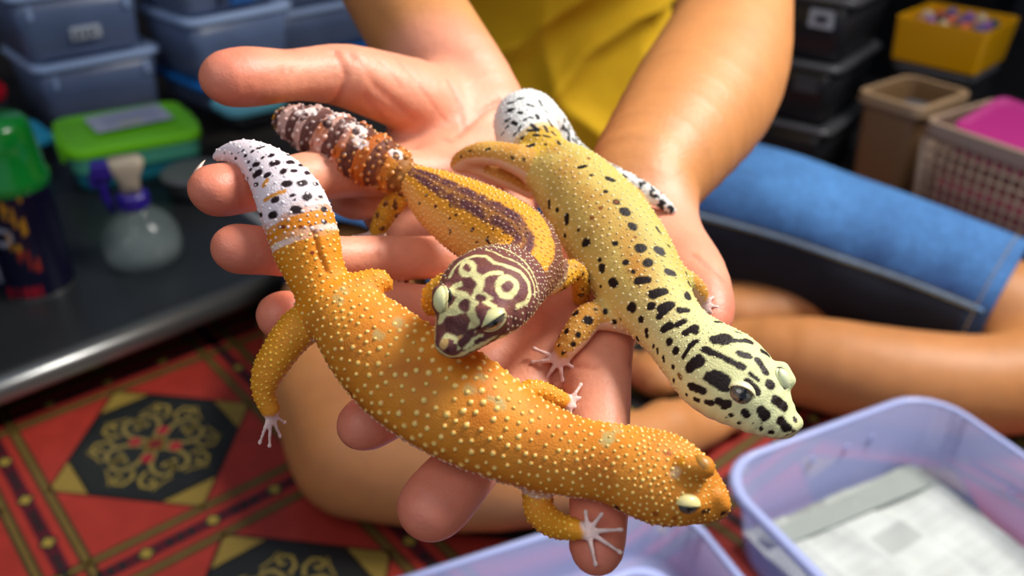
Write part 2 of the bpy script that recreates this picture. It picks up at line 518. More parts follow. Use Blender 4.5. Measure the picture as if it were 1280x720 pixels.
pp = [LH['thumb'][k] for k in (2, 4)]+[LH[k][j] for k in ('f1', 'f2', 'f3', 'f4') for j in (0, 2, 4, -2) if j < len(LH[k])]+[LH['heel'][2], LH['heel'][3]]
c2 = skincol(V2, N2, pp, [LH[k][-2] for k in ('f1', 'f2', 'f3', 'f4', 'thumb')], 8)
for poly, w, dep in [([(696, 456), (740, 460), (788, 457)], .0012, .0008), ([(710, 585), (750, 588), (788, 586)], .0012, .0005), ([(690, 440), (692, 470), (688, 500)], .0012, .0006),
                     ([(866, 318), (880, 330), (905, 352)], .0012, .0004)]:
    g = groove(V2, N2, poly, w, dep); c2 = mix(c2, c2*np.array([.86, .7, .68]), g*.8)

i_ = pick(V1, N1, 246, 222)
nail_c = V1[i_]; nail_o = nrm(N1[i_]*.4-RT*.8+UP*.35)
# legs, torso, neck and head (coarse), in world metres
ZU = np.array([0, 0, 1.0])
legs = [
    # right leg: hip -> knee (picture left), knee -> ankle, foot
    [(-.07, 1.06, .09, .08, .078), (-.15, .88, .085, .078, .075), (-.170, .71, .080, .070, .068), (-.155, .640, .074, .064, .062), (-.130, .592, .064, .058, .058)],
    [(-.130, .584, .062, .056, .056), (-.05, .570, .056, .054, .054), (.03, .576, .052, .048, .048), (.10, .604, .044, .036, .038), (.145, .640, .036, .026, .030)],
    [(.150, .650, .032, .027, .028), (.185, .675, .026, .030, .022), (.215, .705, .022, .028, .018)],
    # left leg
    [(.16, 1.06, .09, .08, .078), (*F(1000, 300, .085), .078, .072), (*F(1150, 350, .078), .068, .062), (*F(1275, 400, .070), .060, .058), (*F(1330, 425, .064), .054, .056)],
    [(*F(1345, 440, .062), .050, .052), (*F(1260, 480, .055), .050, .050), (*F(1130, 474, .052), .051, .050), (*F(1010, 452, .050), .046, .047), (*F(930, 440, .042), .034, .036), (*F(880, 440, .034), .027, .030)],
    [(*F(1050, 345, .05), .06, .045), (*F(960, 378, .035), .05, .032), (*F(900, 385, .03), .04, .028)],
    [(*F(880, 440, .034), .026, .028), (*F(850, 450, .026), .032, .024), (*F(815, 470, .020), .030, .018)],
    # torso, neck
    [(.04, 1.13, .10, .15, .09), (.03, 1.14, .28, .13, .08), (.02, 1.12, .45, .15, .085), (.02, 1.10, .55, .13, .07)],
    [(.02, 1.09, .58, .055, .055), (.02, 1.06, .66, .050, .052)],
    # shoulders and upper arms
    [(-.10, 1.09, .575, .052), (-.17, 1.03, .57, .046), (-.15, .88, .55, .038), tuple(RH['arm'][-1][:3])+(.036,)],
    [(.14, 1.09, .575, .052), (.215, 1.02, .575, .046), tuple(LH['arm'][-1][:3])+(.042,)],
]
foot_toes = []
for i in range(5):
    a = np.array([.213+.004*i, .722-.010*i, .020]); d = nrm([.75, .55, -.05])
    L = [.030, .024, .020, .017, .013][i]
    foot_toes.append([(*a, .0085 if i else .011), (*(a+d*L), .0075 if i else .010)])
    a = F(806, 462, .018)+np.array([.006*i-.01, .022-.012*i, 0]); d = nrm([-.85, -.35, -.05])
    foot_toes.append([(*a, .0085), (*(a+d*L), .0075)])
up_t = [np.array([0, 1.0, 0.0])]
lo = np.array([-.28, .50, -.02]); hi = np.array([.68, 1.26, .92])
fd = Field(lo, hi, 0.0042)
for i, c in enumerate(legs): fd.chain(c, .02, ups=(up_t[0] if i in (7, 8) else ZU))
for c in foot_toes: fd.chain(c, .006, ups=ZU)
# head, turned down towards the animals
hc = np.array([.02, 1.02, .79]); hf = nrm([0, -.8, -.6]); hu = nrm(np.cross(np.cross(hf, ZU), hf))
hs = np.cross(hf, hu)
fd.chain([(*(hc-hf*.025), .074, .10), (*(hc+hf*.02-hu*.01), .068, .098)], .02, ups=hu)
fd.chain([(*(hc+hf*.055-hu*.06), .040, .035), (*(hc+hf*.075-hu*.082), .026, .022)], .03, ups=hu)
fd.chain([(*(hc+hf*.085+hu*.012), .008), (*(hc+hf*.104-hu*.028), .014)], .012, ups=hu)
fd.chain([(*(hc+hf*.090-hu*.052-hs*.018), .006), (*(hc+hf*.094-hu*.052), .007), (*(hc+hf*.090-hu*.052+hs*.018), .006)], .006, ups=hu)
for sg_ in (-1, 1):
    e = hc+hf*.093+hu*.012+hs*.032*sg_
    fd.chain([(*(e+hs*.008), .010), (*(e-hs*.008), .010)], .006, op='sub', ups=hu)
    er = hc-hf*.01-hu*.01+hs*.074*sg_
    fd.chain([(*(er+hu*.022), .010), (*(er-hu*.02), .008)], .006, ups=hu)
V3, Q3 = fd.mesh(); V3 = relax(V3, Q3, 2)
# keep the part of the coarse body that is not already modelled by the fine arms
c3 = np.tile(SK_TAN, (len(V3), 1))*(1+0.05*vnoise(V3, 30, 5))[:, None]
ft = np.minimum(np.linalg.norm((V3-np.array([.225, .73, .02])), axis=1), np.linalg.norm((V3-np.array([.10, .73, .02])), axis=1))
c3 = mix(c3, SK_PINK, (1-sstep(.02, .06, ft))*.7)
kn = np.linalg.norm(V3-np.array([-.128, .60, .066]), axis=1)
c3 = mix(c3, np.array(lin('b4714c')), (1-sstep(.03, .09, kn))*.5)
off1 = len(V1); off2 = off1+len(V2)
Vb = np.concatenate([V1, V2, V3]); Qb = np.concatenate([Q1, Q2+off1, Q3+off2]); Cb = np.concatenate([c1, c2, c3])
person = empty('person', (0.04, 1.13, 0.0))
tag(person, 'person in yellow shirt and denim shorts sitting cross-legged, both open hands holding three geckos', 'person')
ploc = np.array([0.04, 1.13, 0.0])
def child(name, V, Q, col, m_, parent, loc):
    return link(name, pymesh(name, V-loc, Q, col), m_, parent)
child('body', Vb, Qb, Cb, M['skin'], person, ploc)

mb = MB()
na = nrm(np.cross(nail_o, UPV)); nb = nrm(np.cross(na, nail_o)); L = []
for r_ in (1, .7, .35, .02):
    L.append([tuple(P(247, 216, DM(.2825))+nail_o*.0012*(1-r_*r_)+na*math.cos(t)*.0052*r_+nb*math.sin(t)*.0040*r_-ploc) for t in np.arange(0, 6.28, .45)])
mb.loops(L, cap0=True, cap1=True, col='f0cdbb'); mb.build('fingernail', M['lid'], person, smooth=True)
# shorts: wide denim legs with an open cuff and stitched hem
def sleeve(name, path, n, th, m_, parent, ups=ZU, colf=None, wob=0.0, seed=0, capstart=True):
    """open cloth tube with thickness; path rows (x,y,z,ra,rb)"""
    A, U = resample(np.array(path, float), .12, ups)
    K = len(A); ang = np.arange(n)*2*math.pi/n
    rs = np.random.RandomState(seed)
    ph = rs.rand(6)*6.28
    def ring(i, shrink):
        t = nrm(A[min(i+1, K-1), :3]-A[max(i-1, 0), :3]); u = nrm(U[i]-t*(U[i]@t)); l = np.cross(t, u)
        s_ = i/(K-1)
        w = 1+wob*(np.sin(3*ang+ph[0]+5*s_)*.5+np.sin(5*ang+ph[1]-9*s_)*.35+np.sin(2*ang+ph[2]+17*s_)*.35+np.sin(7*ang+ph[3]+23*s_)*.2)
        return A[i, :3]+np.outer(np.cos(ang)*w, l)*(A[i, 3]-shrink)+np.outer(np.sin(ang)*w, u)*(A[i, 4]-shrink)
    R_ = [ring(i, 0) for i in range(K)]+[ring(i, th) for i in range(K-1, -1, -1)]
    V = np.concatenate(R_); Q = []
    for k in range(2*K-1):
        for i in range(n):
            j = (i+1) % n
            Q.append((k*n+i, k*n+j, (k+1)*n+j, (k+1)*n+i))
    s_ = np.concatenate([np.full(n, i/(K-1)) for i in range(K)]+[np.full(n, i/(K-1)) for i in range(K-1, -1, -1)])
    a_ = np.tile(ang, 2*K); inner = np.arange(len(V)) >= K*n
    col = colf(V, s_, a_, inner) if colf else None
    return V, np.array(Q), col, A, U
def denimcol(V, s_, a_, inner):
    top = sstep(-.1, .8, np.sin(a_-.6))  # highlight painted into the denim: lighter towards the top
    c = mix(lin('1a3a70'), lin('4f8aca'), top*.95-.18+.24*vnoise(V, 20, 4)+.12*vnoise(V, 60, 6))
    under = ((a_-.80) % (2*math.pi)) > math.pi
    c[under] = np.array(lin('161e2c'))  # shade painted in below the seam, on fabric that is darker too
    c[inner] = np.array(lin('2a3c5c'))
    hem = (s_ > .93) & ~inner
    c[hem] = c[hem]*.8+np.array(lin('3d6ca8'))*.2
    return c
LT = [(.10, 1.09, .10, .105, .095), (*F(960, 285, .095), .094, .092), (*F(1075, 322, .088), .086, .084), (*F(1180, 358, .082), .082, .078), (*F(1250, 385, .078), .080, .074)]
RT_ = [(-.02, 1.09, .10, .105, .095), (-.13, .90, .096, .095, .090), (-.165, .80, .094, .090, .084)]
upl = nrm([-.22, -.36, 1.0])
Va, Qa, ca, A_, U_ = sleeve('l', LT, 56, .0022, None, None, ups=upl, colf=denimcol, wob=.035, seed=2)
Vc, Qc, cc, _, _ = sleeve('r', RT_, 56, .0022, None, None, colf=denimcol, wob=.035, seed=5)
# seat of the shorts
fdp = Field((-.16, .97, -.01), (.25, 1.27, .25), .006)
fdp.chain([(-.04, 1.12, .10, .10, .10), (.12, 1.12, .10, .10, .10)], .02, ups=ZU)
fdp.chain([(.04, 1.13, .10, .17, .115), (.04, 1.14, .20, .155, .105)], .02, ups=np.array([0, 1.0, 0]))
Vs, Qs = fdp.mesh(); cs = np.tile(np.array(lin('2f5c98')), (len(Vs), 1))
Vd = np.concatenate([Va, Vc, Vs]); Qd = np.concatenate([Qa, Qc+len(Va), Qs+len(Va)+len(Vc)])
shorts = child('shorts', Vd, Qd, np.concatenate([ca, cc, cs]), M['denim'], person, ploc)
# seams: raised double rows of stitches on the outer side and round the hem
sm = MB()
K = len(A_)
def surf(i, ang_, up_=0.0008):
    t = nrm(A_[min(i+1, K-1), :3]-A_[max(i-1, 0), :3]); u = nrm(U_[i]-t*(U_[i]@t)); l = np.cross(t, u)
    rs = np.random.RandomState(2); ph = rs.rand(6)*6.28; s_ = i/(K-1)
    w = 1+.035*(math.sin(3*ang_+ph[0]+5*s_)*.5+math.sin(5*ang_+ph[1]-9*s_)*.35+math.sin(2*ang_+ph[2]+17*s_)*.35+math.sin(7*ang_+ph[3]+23*s_)*.2)
    return A_[i, :3]+math.cos(ang_)*w*(A_[i, 3]+up_)*l+math.sin(ang_)*w*(A_[i, 4]+up_)*u-ploc
hemi = K-3
for a0 in np.arange(0, 2*math.pi, .07):
    for hh in (hemi,):
        sm.tube([surf(hh, a0), surf(hh, a0+.045)], .0007, 5)
tag(sm.build('hem_stitching', M['thread'], shorts), kind='stuff')
sm = MB()
for an in (.77, .83):
    for i in range(2, K-3):
        a_ = surf(i, an); b_ = surf(i+1, an)
        for q in range(4):
            sm.tube([a_+(b_-a_)*(q/4), a_+(b_-a_)*(q/4+.17)], .0006, 4)
tag(sm.build('side_seam_stitching', M['thread'], shorts), kind='stuff')
# flat-felled seam ridge
for an in (.80,):
    sm = MB(); sm.tube([surf(i, an, -.0004) for i in range(0, K-1)], .0022, 6, '6f93b8')
    sm.build('side_seam', M['denim'], shorts, smooth=True)

# shirt with folds
lo = np.array([-.26, .90, .04]); hi = np.array([.30, 1.30, .68])
fds = Field(lo, hi, .005)
YV = np.array([0, 1.0, 0])
fds.chain([(.04, 1.12, .13, .178, .120), (.04, 1.115, .18, .180, .122), (.03, 1.13, .32, .160, .105), (.02, 1.115, .47, .170, .105), (.02, 1.10, .565, .13, .072)], .02, ups=YV)
for a, b in (((-.10, 1.09, .565, .066), (-.172, 1.0, .56, .064)), ((.14, 1.09, .565, .066), (.225, 1.0, .57, .068))):
    fds.chain([a, b], .03, ups=ZU)
fds.chain([(.02, 1.09, .62, .050), (.02, 1.10, .74, .055)], .004, op='sub')
Vs, Qs = fds.mesh(); Vs = relax(Vs, Qs, 2); Ns = normals(Vs, Qs)
w_ = vnoise(Vs, 7, 3)*.9+vnoise(Vs, 16, 4)*.35
ph = (Vs[:, 0]*.75-Vs[:, 2]*1.15)/.040+w_*2.2; ph2 = (Vs[:, 0]*.9+Vs[:, 2]*.55)/.055+w_*2
fold = (1-np.abs(np.sin(ph)))**1.5*.022+(1-np.abs(np.sin(ph2)))**2*.014
Vs += Ns*(fold*(1-sstep(.42, .52, Vs[:, 2]))*sstep(-.2, -.6, Ns[:, 1]))[:, None]
Vs = relax(Vs, Qs, 1)
child('shirt', Vs, Qs, None, M['shirt'], person, ploc)
fh = Field(hc-.16, hc+.16, .004)
fh.chain([(*(hc-hf*.03+hu*.012), .084, .108), (*(hc+hf*.002+hu*.03), .078, .090)], .01, ups=hu)
fh.chain([(*(hc+hf*.12-hu*.06), .115), (*(hc+hf*.14-hu*.12), .115)], .01, op='sub', ups=hu)
Vh, Qh = fh.mesh()
child('hair', Vh, Qh, None, M['hair'], person, ploc)

# ================================================================== GECKOS
def capsules(ox, oy, s, L):
    return [(ox+a/s, oy+b/s, ox+c/s, oy+d/s, r/s) for a, b, c, d, r in L]
def paint(G, caps, color, soft=.35, jit=.25, seed=1, strength=1.0):
    V, N = G['V'], G['N']; col = G['col']; rs = np.random.RandomState(seed)
    jn = vnoise(V, 800, seed)*.5+vnoise(V, 420, seed+3)*.7
    color = np.array(lin(color)) if isinstance(color, str) else color
    for x0, y0, x1, y1, r in caps:
        i, j = pick(V, N, x0, y0), pick(V, N, x1, y1)
        rr = r*PR(V[i])[2]/FPX
        d, t = segdist(V, V[i], V[j])
        d = d/rr+jn*jit
        w = (1-sstep(1-soft*.5, 1+soft*.5, d))*strength
        m_ = w > 0.001
        col[m_] = col[m_]*(1-w[m_, None])+color*w[m_, None]
def knobs(name, parent, loc, G, mask, spacing, radius, height, tipcol, seed=0, cap=6000, tipmix=.8):
    V, N, col = G['V'], G['N'], G['col']
    rs = np.random.RandomState(seed)
    I = np.where(mask)[0]; rs.shuffle(I)
    grid = {}; cs_ = float(spacing[I].max()); keep = []
    Vi = V[I]; K_ = np.floor(Vi/cs_).astype(int)
    for q, i in enumerate(I):
        kx, ky, kz = K_[q]; p = Vi[q]; s2 = spacing[i]**2; ok = True
        for dx in (-1, 0, 1):
            for dy in (-1, 0, 1):
                for dz in (-1, 0, 1):
                    for w in grid.get((kx+dx, ky+dy, kz+dz), ()):
                        d = w-p
                        if d[0]*d[0]+d[1]*d[1]+d[2]*d[2] < s2: ok = False; break
                    if not ok: break
                if not ok: break
            if not ok: break
        if ok:
            grid.setdefault((kx, ky, kz), []).append(p); keep.append(i)
            if len(keep) >= cap: break
    keep = np.array(keep); n = len(keep); S = 7
    p = V[keep]; nn = N[keep]
    a = np.cross(nn, [0.3, 0.9, 0.1]); a /= np.linalg.norm(a, axis=1)[:, None]; b = np.cross(nn, a)
    r = radius[keep]*(.8+.45*rs.rand(n)); h = height[keep]*(.8+.4*rs.rand(n))
    rings = [(1.25, -.22), (.95, .12), (.62, .68), (.3, .94)]
    Vk = []; Ck = []
    base = col[keep]; tc = tipcol[keep] if np.ndim(tipcol) == 2 else np.tile(tipcol, (n, 1))
    for ri, (fr, fz) in enumerate(rings):
        w = [0, .08, .75, 1][ri]*tipmix
        for k in range(S):
            an = 2*math.pi*k/S
            Vk.append(p+(r*fr)[:, None]*(a*math.cos(an)+b*math.sin(an))+(h*fz)[:, None]*nn)
            Ck.append(base*(1-w)+tc*w)
    Vk.append(p+h[:, None]*nn); Ck.append(base*(1-tipmix)+tc*tipmix)
    M_ = len(Vk)
    Vk = np.stack(Vk, 1).reshape(-1, 3); Ck = np.stack(Ck, 1).reshape(-1, 3)
    T = []
    for ri in range(3):
        for k in range(S):
            j = (k+1) % S
            T += [(ri*S+k, ri*S+j, (ri+1)*S+j), (ri*S+k, (ri+1)*S+j, (ri+1)*S+k)]
    for k in range(S): T.append((3*S+k, 3*S+(k+1) % S, 4*S))
    T = np.array(T)
    Fk = (T[None]+(np.arange(n)*M_)[:, None, None]).reshape(-1, 3)
    o = link(name, pymesh(name, Vk-loc, Fk, Ck), M['knob'], parent)
    tag(o, kind='stuff')
    return n
def gecko_body(spine, legs_, toes, ridges=(), subs=(), h=.0005, up=None, hs=.93):
    up = UPV if up is None else up
    S = px(spine); Ls = [px(l) for l in legs_]; Ts = [px(t) for t in toes]; Rs = [px(t) for t in ridges]
    lo, hi = bounds([S]+Ls+Ts+(Rs or []), .003)
    fd = Field(lo, hi, h)
    fd.chain(S, .003, ups=up, step=.25)
    for l in Ls: fd.chain(l, .0035, ups=up)
    for r_ in Rs: fd.chain(r_, .0025, ups=up)
    for t in Ts: fd.chain(t, .0008, ups=up)
    for r_ in subs: fd.chain(px(r_), .0012, op='sub', ups=up)
    V, Q = fd.mesh(); V = relax(V, Q, 1)
    N = normals(V, Q)
    A, U = resample(np.array(S), .15, up)
    # body coordinates
    best = np.full(len(V), 1e9); sidx = np.zeros(len(V), int)
    for i in range(len(A)):
        d = ((V-A[i, :3])**2).sum(1); m_ = d < best; best[m_] = d[m_]; sidx[m_] = i
    T = np.array([nrm(A[min(i+1, len(A)-1), :3]-A[max(i-1, 0), :3]) for i in range(len(A))])
    Uo = np.array([nrm(U[i]-T[i]*(U[i]@T[i])) for i in range(len(A))]); Lt = np.cross(T, Uo)
    r_ = V-A[sidx, :3]
    lat = (r_*Lt[sidx]).sum(1)/A[sidx, 3]; ver = (r_*Uo[sidx]).sum(1)/A[sidx, 4]
    arc = np.concatenate([[0], np.cumsum(np.linalg.norm(np.diff(A[:, :3], axis=0), axis=1))]); s = arc[sidx]/arc[-1]
    onbody = (np.sqrt(lat**2+ver**2) < 1.18)
    td = np.full(len(V), 9.0)
    for t in Ts:
        for a, b in zip(t[:-1], t[1:]): td = np.minimum(td, segdist(V, np.array(a[:3]), np.array(b[:3]))[0])
    onbody |= (s > hs) & (td > .004)
    return dict(V=V, Q=Q, N=N, lat=lat, ver=ver, s=s, onbody=onbody, td=td, A=A, arc=arc, col=np.zeros((len(V), 3)))
def s_of(G, x, y):
    """spine fraction nearest to a picture point"""
    X, Y, _ = PR(G['A'][:, :3]); return G['arc'][np.argmin((X-x)**2+(Y-y)**2)]/G['arc'][-1]
def make_eye(parent, loc, G, x, y, fwdpx, a_px, b_px, lid, iris, cover=.35, out=None, closed=False, rim=None, sink=.35, slit=.2, updir=None):
    """eyeball with slit pupil, pale rim and upper lid; fwdpx: picture direction towards the snout"""
    V, N = G['V'], G['N']
    i = pick(V, N, x, y); p = V[i]; D = PR(p)[2]; sc_ = D/FPX
    near = np.linalg.norm(V-p, axis=1) < a_px*sc_*.8
    o_ = nrm(N[near].mean(0))
    if out is not None: o_ = nrm(o_+np.array(out))
    uv_ = None if updir is None else RT*updir[0]-UP*updir[1]
    f_ = RT*fwdpx[0]-UP*fwdpx[1]; f_ = nrm(f_-o_*(f_@o_)); u_ = np.cross(o_, f_)
    if u_@UPV < 0 and False: u_ = -u_
    # 'top' of the eye points towards the head's midline
    if uv_ is not None: u_ = u_ if u_@uv_ > 0 else -u_
    elif (u_@(G['A'][np.argmin(((G['A'][:, :3]-p)**2).sum(1)), :3]+UPV*.01-p)) < 0: u_ = -u_
    a, b = a_px*sc_, b_px*sc_
    R_ = a*.98
    cen = p-o_*R_*sink
    ball = MB(); n1, n2 = 30, 16
    VV = []; CC = []
    for q in range(n2+1):
        th = math.pi*q/n2
        for k in range(n1):
            ph = 2*math.pi*k/n1
            ox_, oy_, oz_ = math.sin(th)*math.cos(ph), math.sin(th)*math.sin(ph), math.cos(th)
            VV.append(cen+o_*oz_*R_*.86+f_*ox_*R_+u_*oy_*R_*(b/a)*1.12)
            # slit pupil runs across the eye, iris veined
            pup = abs(ox_) < slit*max(0, 1-abs(oy_)*1.15)
            c_ = np.array(lin('060505')) if pup else np.array(lin(iris))*(.75+.5*abs(math.sin(9*ph)))
            if math.sqrt(ox_**2+oy_**2) > .86: c_ = np.array(lin('0a0808'))
            CC.append(c_)
    Q = [(q*n1+k, q*n1+(k+1) % n1, (q+1)*n1+(k+1) % n1, (q+1)*n1+k) for q in range(n2) for k in range(n1)]
    e = link('eye', pymesh('eye', np.array(VV)-loc, np.array(Q)[:, ::-1].copy(), np.array(CC)), M['eye'], parent)
    rimc = rim or lid
    mb = MB()
    loopP = []
    hz = math.sqrt(max(0, 1-.80))*R_*.86
    for k in range(37):
        ph = 2*math.pi*k/36
        q_ = cen+f_*math.cos(ph)*R_*.99+u_*math.sin(ph)*R_*(b/a)*1.10+o_*(hz*.55+R_*.12*abs(math.cos(ph))*-1)
        loopP.append(q_-loc)
    mb.tube(loopP, R_*.17, 8, rimc)
    lo_ = mb.build('eyelid_rim', M['lid'], e, smooth=True)
    # upper lid: part of a slightly larger shell
    mb = MB(); LL = []
    for q in range(9):
        t0 = math.radians(8)+(math.pi-math.radians(16))*q/8          # from front corner to back corner
        row = []
        for w in range(7):
            # w=0 at margin (towards the middle of the eye) .. 6 at outer edge
            yy = math.sin(t0)*(cover_h(cover)+(1.12-cover_h(cover))*w/6)
            xx = math.cos(t0)*1.06
            rr = min(.999, math.sqrt((xx/1.12)**2+(yy/1.16)**2))
            zz = math.sqrt(1-rr**2)
            row.append(tuple(cen+f_*xx*R_+u_*yy*R_*(b/a)*1.1+o_*zz*R_*.98-loc))
        LL.append(row)
    V_ = [p_ for l in LL for p_ in l]; Q_ = []
    for q in range(8):
        for w in range(6):
            Q_.append((q*7+w, q*7+w+1, (q+1)*7+w+1, (q+1)*7+w))
    mb.add(V_, Q_, lid)
    if closed:
        LL = []
    ob = mb.build('upper_eyelid', M['lid'], e, smooth=True)
    sd = ob.modifiers.new('thick', 'SOLIDIFY'); sd.thickness = R_*.12; sd.offset = 0
    return e
def cover_h(c): return 1-2*c
def toe(x0, y0, D0, tips, r=2.6):
    out = []
    for (x, y, D) in tips:
        mx, my = (x0+x)/2, (y0+y)/2
        out.append([(x0, y0, r*1.3, D0), (mx, my, r, (D0+D)/2-.0012), (x, y, r*.72, D)])
        out.append([(x, y, r*.95, D), (x+(x-x0)*.04, y+(y-y0)*.04, r*.8, D)])
    return out
def groove_line(G, poly, w_px, depth, color=None, strength=.8):
    V, N = G['V'], G['N']; pts = [V[pick(V, N, *q)] for q in poly]; D = np.full(len(V), 9.0)
    for a, b in zip(pts[:-1], pts[1:]): D = np.minimum(D, segdist(V, a, b)[0])
    w = w_px*PR(pts[0])[2]/FPX; g = np.exp(-(D/w)**2); V -= N*(g*depth)[:, None]
    if color: G['col'] = mix(G['col'], lin(color), g*strength)

# ------------------------------------------------------------------ orange gecko
spO = [(270, 196, 5, .290), (280, 192, 10, .288), (300, 191, 17, .284, .9), (322, 200, 24, .280, .88), (345, 222, 34, .276, .85), (363, 250, 42, .272, .82), (376, 282, 43, .270, .8), (384, 310, 42, .269, .8), (394, 340, 37, .268, .8), (408, 366, 36, .267, .8),
       (430, 392, 46, .264, .78), (462, 425, 60, .260, .76), (500, 460, 68, .257, .76), (542, 487, 72, .254, .74), (588, 514, 70, .251, .74), (632, 540, 62, .249, .76), (675, 558, 56, .247, .78), (715, 570, 51, .244, .8), (755, 577, 50, .241, .8),
       (795, 587, 56, .238, .74), (828, 598, 60, .236, .68), (856, 608, 52, .235, .64), (878, 620, 38, .235, .62), (894, 629, 26, .235, .62), (904, 634, 15, .235, .6)]
lgO = [
    [(404, 392, 28, .268), (372, 412, 26, .267), (350, 440, 23, .266), (334, 468, 20, .266), (330, 492, 14, .266), (338, 512, 12, .267)],
    [(430, 375, 22, .266), (455, 357, 19, .268), (474, 351, 15, .270), (482, 356, 10, .274)],
    [(672, 590, 20, .250), (672, 615, 19, .248), (675, 640, 19, .246), (694, 656, 17, .240), (715, 661, 14, .2345), (734, 664, 11, .2315, .6)],
    [(640, 520, 15, .262), (655, 492, 14, .266), (672, 489, 14, .269), (694, 498, 13, .272), (712, 503, 10, .275, .7)],
]
toO = toe(338, 516, .267, [(325, 553, .268), (337, 557, .270), (350, 545, .272), (356, 528, .272)], 2.6)+toe(735, 664, .2315, [(776, 662, .2315), (775, 690, .2305), (744, 705, .2295), (752, 643, .233), (732, 640, .2335)], 3.2)+toe(712, 502, .275, [(726, 481, .277), (738, 494, .277), (725, 515, .274), (713, 518, .273)], 2.8)
rgO = [[(858, 583, 14, .228), (880, 584, 15, .227)], [(848, 624, 13, .2285), (868, 630, 13, .2285)], [(898, 622, 8, .231), (905, 632, 8, .231)]]
G = gecko_body(spO, lgO, toO, rgO)
s, lat, ver, V = G['s'], G['lat'], G['ver'], G['V']
b0 = np.array(lin('dd8e2c')); b1 = np.array(lin('bf6a18')); leg_c = np.array(lin('dc9220'))
n = vnoise(V, 120, 2)+.5*vnoise(V, 300, 4)
c = mix(b0, b1, .35+.45*n)
c[~G['onbody']] = mix(leg_c, b0, .5+.5*n)[~G['onbody']]
sT = s_of(G, 372, 275)
wt = (1-sstep(sT-.012, sT+.012, s+.006*vnoise(V, 250, 9)))*G['onbody']
c = mix(c, lin('eadbe0'), wt)
s2 = s_of(G, 384, 300)
tailo = ((s < s2+.10) & (s > sT) & G['onbody'])
c[tailo] = mix(c, lin('e68c0e'), .6)[tailo]
ban = np.exp(-((s-s2+.004-.004*lat)/.0045)**2)*G['onbody']*.85
c = mix(c, lin('efdcd6'), ban)
hd = sstep(s_of(G, 800, 588), s_of(G, 850, 605), s)*G['onbody']
c = mix(c, lin('c87e26'), hd*.7)
belly = sstep(-.10, -.55, ver+.12*n)*G['onbody']
c = mix(c, lin('e6c4ae'), belly*.9)
c = mix(c, lin('e9c9c0'), 1-sstep(.0012, .0024, G['td']))
G['col'] = c
c4 = lambda L: capsules(260, 160, 3.0, L)
paint(G, c4([(210, 215, 222, 198, 9), (212, 272, 285, 236, 9), (240, 392, 250, 388, 8)]), 'dd9440', jit=.5)
tail_sp = [(238, 102, 14), (206, 112, 8), (184, 172, 20), (222, 177, 14), (180, 212, 10), (250, 131, 20), (283, 163, 15), (323, 160, 14), (310, 128, 15), (349, 140, 11), (371, 168, 13), (295, 208, 19), (355, 205, 19), (405, 210, 12), (250, 268, 15), (316, 252, 9),
           (324, 270, 6), (371, 258, 20), (422, 258, 9), (332, 308, 21), (240, 328, 18), (196, 327, 11), (436, 305, 14), (437, 353, 11), (170, 290, 7), (180, 136, 14), (152, 128, 8), (140, 103, 9), (208, 70, 8), (165, 88, 8), (130, 84, 6), (300, 100, 9), (282, 84, 7), (190, 76, 8), (88, 98, 6), (62, 94, 5),
           (105, 112, 7), (160, 158, 7), (115, 92, 5), (148, 190, 6)]
paint(G, c4([(x-r*.35, y+r*.12, x+r*.35, y-r*.12, r*.78) for x, y, r in tail_sp]), '241216')
paint(G, c4([(270, 372, 285, 372, 8), (345, 372, 350, 372, 7), (385, 368, 385, 369, 7), (390, 466, 390, 467, 7)]), '7a2f10', jit=.4)
for gx, gy in [(512, 388), (430, 361), (420, 372), (498, 402), (600, 470), (587, 487), (622, 504), (614, 498), (470, 418), (755, 552), (760, 545), (766, 532), (772, 538), (640, 470)]:
    paint(G, [(gx, gy, gx+3, gy+2, 6)], 'a9a870', soft=1.2, jit=.8, strength=.55)
paint(G, [(437, 491, 438, 492, 4), (834, 566, 835, 567, 4), (842, 648, 842, 648, 4), (800, 650, 801, 650, 4), (818, 643, 818, 643, 4)], '8c3a10', soft=1, strength=.8)
paint(G, [(842, 593, 846, 590, 5)], 'ecc9a0', soft=1.2, strength=.7)
paint(G, [(879, 640, 886, 639, 3.5), (903, 642, 905, 641, 3.5)], '3a1a10', soft=.8)
groove_line(G, [(800, 655), (835, 658), (870, 657), (895, 652), (910, 643)], 2.4, .0005, '7c3a22', .7)
groove_line(G, [(393, 292), (398, 315), (408, 338)], 3.5, .0010, 'b0560c', .5)
paint(G, [(770, 634, 775, 640, 5)], '3c1c10', soft=.8)
gecko = empty('gecko', tuple(G['A'][len(G['A'])//2, :3]))
tag(gecko, 'orange knobbly gecko with white black-spotted tail, lying lowest across the fingers', 'gecko', 'leopard geckos lying across the two open hands')
gl = G['A'][len(G['A'])//2, :3].copy()
child('body', V, G['Q'], G['col'], M['gecko'], gecko, gl)
mk = ((ver > -.55) | ~G['onbody']) & (G['td'] > .0042) & ((G['N']@UPV) > -.45)
for (ex, ey) in ((866, 632), (880, 578)):
    q = V[pick(V, G['N'], ex, ey)]; mk &= np.linalg.norm(V-q, axis=1) > .0042
q = V[pick(V, G['N'], 902, 632)]; mk &= np.linalg.norm(V-q, axis=1) > .0035
mid = np.exp(-((s-s_of(G, 560, 500))/.16)**2)
spc = .0019+.0012*mid*(ver > -.1); spc[~G['onbody']] = .0016; spc = np.where(s > s_of(G, 790, 590), .00155, spc)
spc = np.where((s < sT) & G['onbody'], .0030, spc); spc = np.where((ver < -.1) & G['onbody'], .0017, spc)
rad = .00048+.00042*mid; rad[~G['onbody']] = .00045; rad = np.where((s < sT+.03) & G['onbody'], .0005, rad); rad = np.where(s > s_of(G, 860, 610), .00032, rad)
